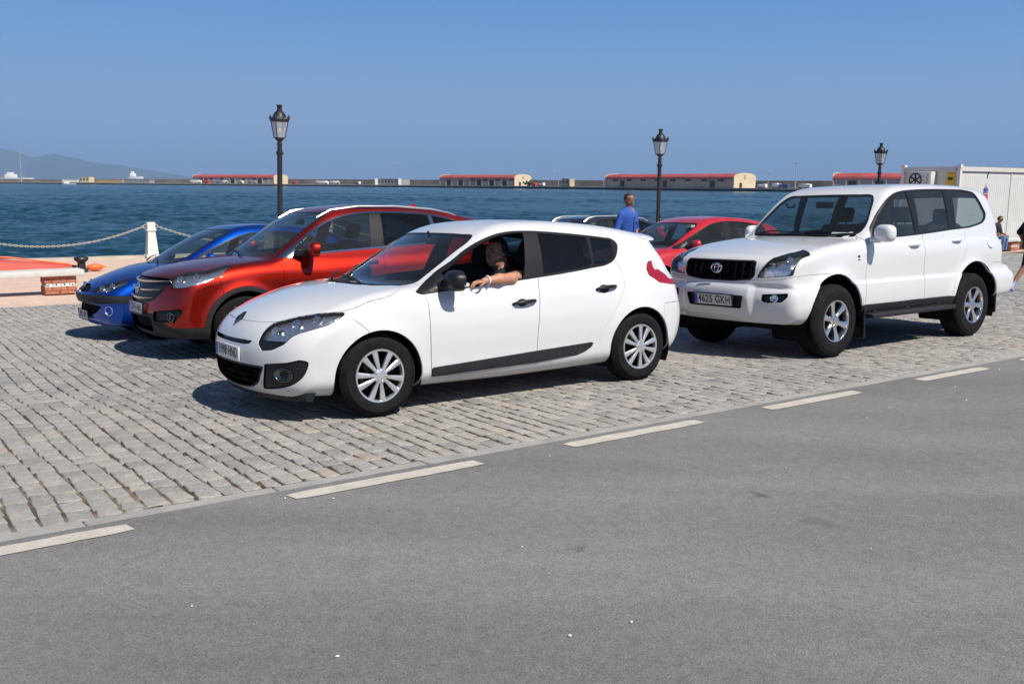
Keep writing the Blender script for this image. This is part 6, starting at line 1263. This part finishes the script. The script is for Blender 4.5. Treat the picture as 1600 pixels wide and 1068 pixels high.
def cone_sd(P, a, b, r1, r2, sq=None):
    a = np.array(a, float); b = np.array(b, float); d = b - a; t = np.clip(((P-a)@d)/(d@d + 1e-9), 0, 1); q = P - (a + t[..., None]*d)
    if sq is not None: q = q*np.array(sq)
    return np.sqrt((q*q).sum(-1)) - (r1 + (r2-r1)*t)
def person(name, label, M, bones, mats, h=.013, k=.035, group=None, hair=None, extras=None, cat='person'):
    """bones: (region, a, b, r1, r2[, squash]); mats: one material per region"""
    pts = np.array([p for bn in bones for p in (bn[1], bn[2])]); lo = pts.min(0) - .22; hi = pts.max(0) + .22; g = [np.arange(lo[i], hi[i], h) for i in range(3)]; G = np.stack(np.meshgrid(*g, indexing='ij'), -1); A = None
    for bn in bones: d = cone_sd(G, *bn[1:5], sq=bn[5] if len(bn) > 5 else None); A = d if A is None else smin(A, d, k)
    V, Q = nets(A, lo, h); C = V[Q].mean(1); D = np.stack([cone_sd(C, *bn[1:5], sq=bn[5] if len(bn) > 5 else None) for bn in bones]); reg = np.array([bn[0] for bn in bones])[D.argmin(0)]
    for _ in range(2):
        S = np.zeros_like(V); n = np.zeros(len(V))
        for i in range(4): np.add.at(S, Q[:, i], V[Q[:, (i+1) % 4]]); np.add.at(n, Q[:, i], 1)
        V = V*.5 + S/np.maximum(n, 1)[:, None]*.5
    r = empty(name, M); tag(r, label, cat, group); b = mesh_np('body', V, Q, None, r, mids=reg, mats=mats); return r, b
def fingers(parent, wrist, dirv, palm, mat, side=1, size=1.):
    """a hand: palm and five bent fingers"""
    w = Vector(wrist); d = Vector(dirv).normalized(); n = (Vector(palm) - d*d.dot(Vector(palm))).normalized(); x = d.cross(n)*side; q = MB(); Mx = Matrix((x, d, n)).transposed().to_4x4(); Mx.translation = w
    q.box((0, .045*size, 0), (.078*size, .09*size, .028*size), M=Mx, bev=.012, seg=3)
    for i, L in enumerate((.068, .078, .072, .055)):
        fx = (-.029 + i*.0195)*size; q.tube([(fx, .085*size, 0), (fx, (.085 + L*.45)*size, -.006), (fx, (.085 + L*.78)*size, -.022), (fx, (.085 + L*.95)*size, -.036)], [.0095*size, .009*size, .008*size, .006*size], 7, M=Mx)
    q.tube([(-.035*size, .02*size, 0), (-.062*size, .045*size, -.006), (-.070*size, .072*size, -.014), (-.066*size, .092*size, -.02)], [.012*size, .011*size, .0095*size, .007*size], 7, M=Mx); return q.build('hand', mat, parent)
def face(parent, c, fwd, up, skin, hairm, s=1., beard=None, bald=False):
    f = Vector(fwd).normalized(); u = Vector(up); u = (u - f*f.dot(u)).normalized(); l = u.cross(f); Mx = Matrix((f, l, u)).transposed().to_4x4(); Mx.translation = Vector(c); dk = MT['ink']; q = MB()
    q.loft([[(.088*s, -.010, .022), (.088*s, .010, .022), (.096*s, 0, .022)], [(.090*s, -.019, -.022), (.090*s, .019, -.022), (.120*s, 0, -.020)], [(.086*s, -.016, -.032), (.086*s, .016, -.032), (.098*s, 0, -.033)]], M=Mx)
    for sy in (-1, 1): q.ell((-.005, sy*.079*s, -.005), (.022, .012, .034), M=Mx, n=10)
    fo = q.build('face', skin, parent); e = MB()
    for sy in (-1, 1): e.ell((.083*s, sy*.031, .020), (.010, .014, .007), M=Mx, n=8); e.box((.090*s, sy*.032, .040), (.008, .036, .008), M=Mx, bev=.003)
    e.box((.089*s, 0, -.060), (.006, .046, .007), M=Mx, bev=.002); e.build('eyes_and_mouth', dk, fo)
    hq = MB(); hq.ell((-.012*s, 0, .028), (.112*s, .092*s, .112*s), M=Mx, n=22)
    keep = []
    for v in list(hq.bm.verts):
        p = Mx.inverted() @ v.co
        if (p.x > .030 and p.z < .080) or p.z < -.05 or (p.x > -.005 and p.z < .0): keep.append(v)
    bmesh.ops.delete(hq.bm, geom=keep, context='VERTS'); hq.build('hair', hairm, parent)
    if beard: b = MB(); b.ell((.052*s, 0, -.075), (.038, .050, .038), M=Mx, n=14); b.build('beard', beard, parent)
MT['skin'] = simple('tanned_skin', (.42, .20, .125), .55, var=.1, scale=30); MT['skin2'] = simple('brown_skin', (.24, .11, .065), .55, var=.1, scale=30); MT['hair'] = simple('dark_grey_hair', (.035, .03, .028), .8, var=.4, scale=60); MT['shirtb'] = simple('blue_shirt', (.022, .085, .36), .85, var=.18, scale=6, bmp=.4, bscale=14); MT['trous'] = simple('dark_trousers', (.03, .03, .036), .9); MT['blackc'] = simple('black_cloth', (.010, .010, .012), .9, bmp=.3, bscale=14); MT['shirtl'] = simple('light_blue_shirt', (.10, .20, .38), .85, bmp=.4, bscale=14); MT['shoe'] = simple('lavender_sock_shoe', (.30, .34, .58), .8); MT['sole'] = simple('shoe_sole', (.03, .03, .032), .8)
# man in a blue shirt behind the red hatchback: standing, turned to the right of the picture
def man_blue():
    Y = 19.2; X = at_depth(982, 303, Y).x; t, s = ts(X, Y); g = gz(t, s); top = at_depth(982, 303, Y).z; H = top - g; k = H/1.78; M = Matrix.Translation((X, Y, g)) @ Matrix.Rotation(R_(-48), 4, 'Z') @ Matrix.Diagonal((k, k, k, 1))
    SH, TR, SK, SO = 0, 1, 2, 3; B = [(SH, (0, 0, 1.02), (.01, 0, 1.36), .165, .185, (1.25, .92, 1)), (SH, (.0, .13, 1.40), (.0, -.13, 1.40), .085, .085), (SH, (0, 0, 1.42), (.005, 0, 1.50), .075, .06), (TR, (0, 0, .98), (0, 0, .90), .165, .17, (1.2, .95, 1)), (SK, (.005, 0, 1.46), (.02, 0, 1.58), .058, .056), (SK, (.02, 0, 1.645), (.025, 0, 1.69), .078, .088, (.9, 1.08, .9)), (SK, (.045, 0, 1.60), (.05, 0, 1.62), .055, .062)]
    for sy in (-1, 1): B += [(TR, (0, sy*.09, .90), (.01, sy*.10, .50), .088, .062), (TR, (.01, sy*.10, .50), (-.01, sy*.11, .10), .062, .050), (SO, (-.02, sy*.11, .05), (.15, sy*.13, .035), .048, .038), (SH, (0, sy*.19, 1.39), (-.03 - .05*(sy > 0), sy*(.27 + .06*(sy > 0)), 1.13), .066, .054)]
    B += [(SK, (-.08, .33, 1.13), (.05, .20, .97), .045, .034), (SK, (-.03, -.26, 1.13), (.10, -.22, .92), .045, .034)]
    r, b = person('person', 'man in a blue shirt standing behind the red hatchback, looking right', M, B, [MT['shirtb'], MT['trous'], MT['skin2'], MT['sole']], group=None); c = (.022, 0, 1.668); face(b, c, (1, -.30, 0), (0, 0, 1), MT['skin2'], MT['hair']); fingers(b, (.05, .20, .97), (.5, -.5, -.6), (0, 1, 0), MT['skin2']); fingers(b, (.10, -.22, .92), (.5, .1, -.85), (0, -1, 0), MT['skin2'], -1)
    q = MB()
    for sy in (-1, 1): q.loft([[(.05, sy*.02, 1.50), (.075, sy*.05, 1.46), (.05, sy*.09, 1.47)], [(.06, sy*.015, 1.49), (.085, sy*.045, 1.45), (.06, sy*.085, 1.46)]])
    q.build('collar', MT['shirtb'], b); q = MB(); q.ell((.098, 0, 1.44), (.05, .045, .085), n=12); q.build('open_neck', MT['skin2'], b); q = MB(); q.box((.150, .07, 1.30), (.02, .085, .095), bev=.006); q.build('chest_pocket', MT['shirtb'], b); q = MB(); q.box((.166, 0, 1.20), (.012, .022, .36), bev=.004); q.build('shirt_placket', MT['shirtb'], b)
man_blue()
# driver: seated, left forearm along the open window sill
def driver():
    M = HATCH.matrix_world.copy(); SH, TR, SK = 0, 1, 2; B = [(SH, (-1.46, .37, .62), (-1.50, .37, .92), .15, .165, (1.15, .95, 1)), (SH, (-1.50, .25, .97), (-1.50, .50, .97), .08, .08), (SK, (-1.49, .37, 1.0), (-1.44, .37, 1.10), .058, .055), (SK, (-1.41, .37, 1.165), (-1.405, .37, 1.205), .078, .088, (.9, 1.08, .9)), (SK, (-1.375, .37, 1.115), (-1.37, .37, 1.13), .055, .06),
        (TR, (-1.42, .37, .56), (-1.36, .37, .56), .15, .15), (TR, (-1.36, .46, .58), (-.92, .47, .68), .085, .065), (TR, (-1.36, .28, .58), (-.92, .29, .68), .085, .065), (TR, (-.92, .47, .68), (-.62, .46, .42), .06, .05), (TR, (-.92, .29, .68), (-.62, .30, .42), .06, .05),
        (SH, (-1.50, .54, .95), (-1.36, .73, .99), .07, .062), (SK, (-1.36, .73, .99), (-1.24, .83, .998), .050, .045), (SK, (-1.24, .83, .998), (-1.10, .862, 1.0), .045, .041), (SK, (-1.10, .862, 1.0), (-.95, .860, .99), .041, .028), (SH, (-1.50, .20, .95), (-1.32, .12, .74), .066, .055), (SK, (-1.32, .12, .74), (-1.0, .22, .88), .045, .033)]
    r, b = person('person', 'driver in dark clothes sitting in the white hatchback, forearm on the window sill', M, B, [MT['blackc'], MT['trous'], MT['skin']], h=.012, k=.03); face(b, (-1.405, .37, 1.185), (1, .25, -.05), (0, 0, 1), MT['skin2'], MT['hair']); fingers(b, (-.955, .860, .988), (.98, -.06, -.06), (.1, .15, 1), MT['skin'], size=.8); fingers(b, (-1.0, .22, .88), (.8, .15, .3), (0, 0, 1), MT['skin'], -1)
    q = MB(); a = Vector((-.985, .860, .992)); d = Vector((.98, .05, -.04)).normalized(); x = d.orthogonal().normalized(); y = d.cross(x); q.tube([a + (x*math.cos(u) + y*math.sin(u))*.034 for u in [2*math.pi*j/20 for j in range(21)]], .009, 8, cap=False); o = q.build('wristband', MT['whitepost']); o.matrix_world = M; tag(o, 'white wristband on the arm of the hatchback driver', 'wristband')
driver()
# walker at the right edge, seen in part: rear foot on its toe
def walker():
    F = at_z(1579, 456, gz(*ts(9.43, 18.07))); yaw = R_(20); Mr = Matrix.Rotation(yaw, 4, 'Z'); off = Mr @ Vector((-.40, .10, 0)); M = Matrix.Translation((F.x - off.x, F.y - off.y, F.z)) @ Mr; SH, TR, SK, SO, BK = 0, 1, 2, 3, 4
    B = [(SH, (-.02, 0, .98), (.03, 0, 1.32), .145, .165, (1.2, .95, 1)), (SH, (.03, .12, 1.38), (.03, -.12, 1.38), .08, .08), (SK, (.04, 0, 1.42), (.06, 0, 1.54), .055, .052), (SK, (.07, 0, 1.61), (.075, 0, 1.65), .075, .085, (.9, 1.08, .9)), (SK, (.10, 0, 1.565), (.105, 0, 1.58), .05, .058), (TR, (-.02, 0, .94), (-.02, 0, .86), .155, .155),
         (TR, (-.02, .09, .86), (-.08, .10, .52), .095, .075), (SK, (-.08, .10, .52), (-.32, .10, .20), .054, .040), (SO, (-.34, .10, .17), (-.42, .10, .085), .040, .042), (SO, (-.42, .10, .085), (-.36, .10, .035), .042, .036), (TR, (-.02, -.09, .86), (.20, -.10, .54), .095, .075), (SK, (.20, -.10, .54), (.24, -.10, .12), .054, .038), (SO, (.22, -.10, .055), (.40, -.11, .045), .045, .038),
         (BK, (.02, .19, 1.36), (-.14, .25, 1.12), .068, .056), (SK, (-.14, .25, 1.12), (-.05, .22, .92), .042, .032), (BK, (.04, -.19, 1.36), (.16, -.25, 1.12), .068, .056), (SK, (.16, -.25, 1.12), (.34, -.22, 1.02), .042, .032), (BK, (-.13, .02, 1.02), (-.13, .02, 1.30), .13, .12)]
    r, b = person('person', 'walker in black shorts and lavender socks at the right edge', M, B, [MT['shirtl'], MT['blackc'], MT['skin2'], MT['shoe'], MT['blackc']]); face(b, (.075, 0, 1.63), (1, 0, 0), (0, 0, 1), MT['skin'], MT['hair']); fingers(b, (-.05, .22, .92), (.35, 0, -.9), (0, 1, 0), MT['skin2']); fingers(b, (.34, -.22, 1.02), (.8, .1, -.1), (0, -1, 0), MT['skin2'], -1)
walker()
def sitter():
    t, s_ = 35.22, 14.24; c = W(t, s_); g = c.z - .01; M = Matrix.Translation((c.x, c.y, g)) @ Matrix.Rotation(R_(-54), 4, 'Z'); B = [(0, (-.10, 0, .55), (-.02, 0, .90), .16, .17), (0, (0, .13, .98), (0, -.13, .98), .085, .085), (2, (.03, 0, 1.02), (.08, 0, 1.12), .058, .055), (2, (.11, 0, 1.18), (.115, 0, 1.22), .078, .088), (1, (-.08, .09, .50), (.36, .11, .50), .09, .065), (1, (-.08, -.09, .50), (.36, -.11, .50), .09, .065), (1, (.36, .11, .50), (.34, .11, .10), .062, .048), (1, (.36, -.11, .50), (.34, -.11, .10), .062, .048), (3, (.34, .11, .05), (.50, .11, .04), .045, .036), (3, (.34, -.11, .05), (.50, -.11, .04), .045, .036), (0, (0, .19, .96), (.06, .24, .70), .066, .054), (2, (.06, .24, .70), (.28, .16, .62), .042, .032), (0, (0, -.19, .96), (.06, -.24, .70), .066, .054), (2, (.06, -.24, .70), (.28, -.16, .62), .042, .032)]
    r, b = person('person', 'person in a dark purple top sitting on the bench by the white cabin', M, B, [simple('dark_purple_cloth', (.02, .012, .03), .9), MT['shirtl'], MT['skin2'], MT['sole']]); face(b, (.112, 0, 1.20), (1, 0, -.1), (0, 0, 1), MT['skin2'], MT['hair']); fingers(b, (.28, .16, .62), (.8, -.3, -.2), (0, 0, 1), MT['skin2']); fingers(b, (.28, -.16, .62), (.8, .3, -.2), (0, 0, 1), MT['skin2'], -1)
sitter()
# ---------------------------------------------------------------- sea haze
if HAZE:
    hb = MB(); hb.box((0, 9000, 250), (60000, 40000, 1)); hb.bm.free(); z0, z1 = -75., 760.
    V = np.array([(x, y, z) for x in (-30000, 30000) for y in (-2000, 34000) for z in (z0, z1)], float); F = np.array([[0, 1, 3, 2], [4, 6, 7, 5], [0, 4, 5, 1], [2, 3, 7, 6], [0, 2, 6, 4], [1, 5, 7, 3]])
    m = bpy.data.materials.new('sea_haze'); m.use_nodes = True; t = m.node_tree; t.nodes.remove(t.nodes['Principled BSDF']); v = t.nodes.new('ShaderNodeVolumePrincipled'); v.inputs['Color'].default_value = HAZE_C; v.inputs['Density'].default_value = HAZE; v.inputs['Anisotropy'].default_value = 0.; t.links.new(v.outputs[0], t.nodes['Material Output'].inputs['Volume'])
    o = mesh_np('haze', V, F, m, smooth=False); tag(o, 'thin blue sea haze over the harbour', 'haze', kind='stuff')
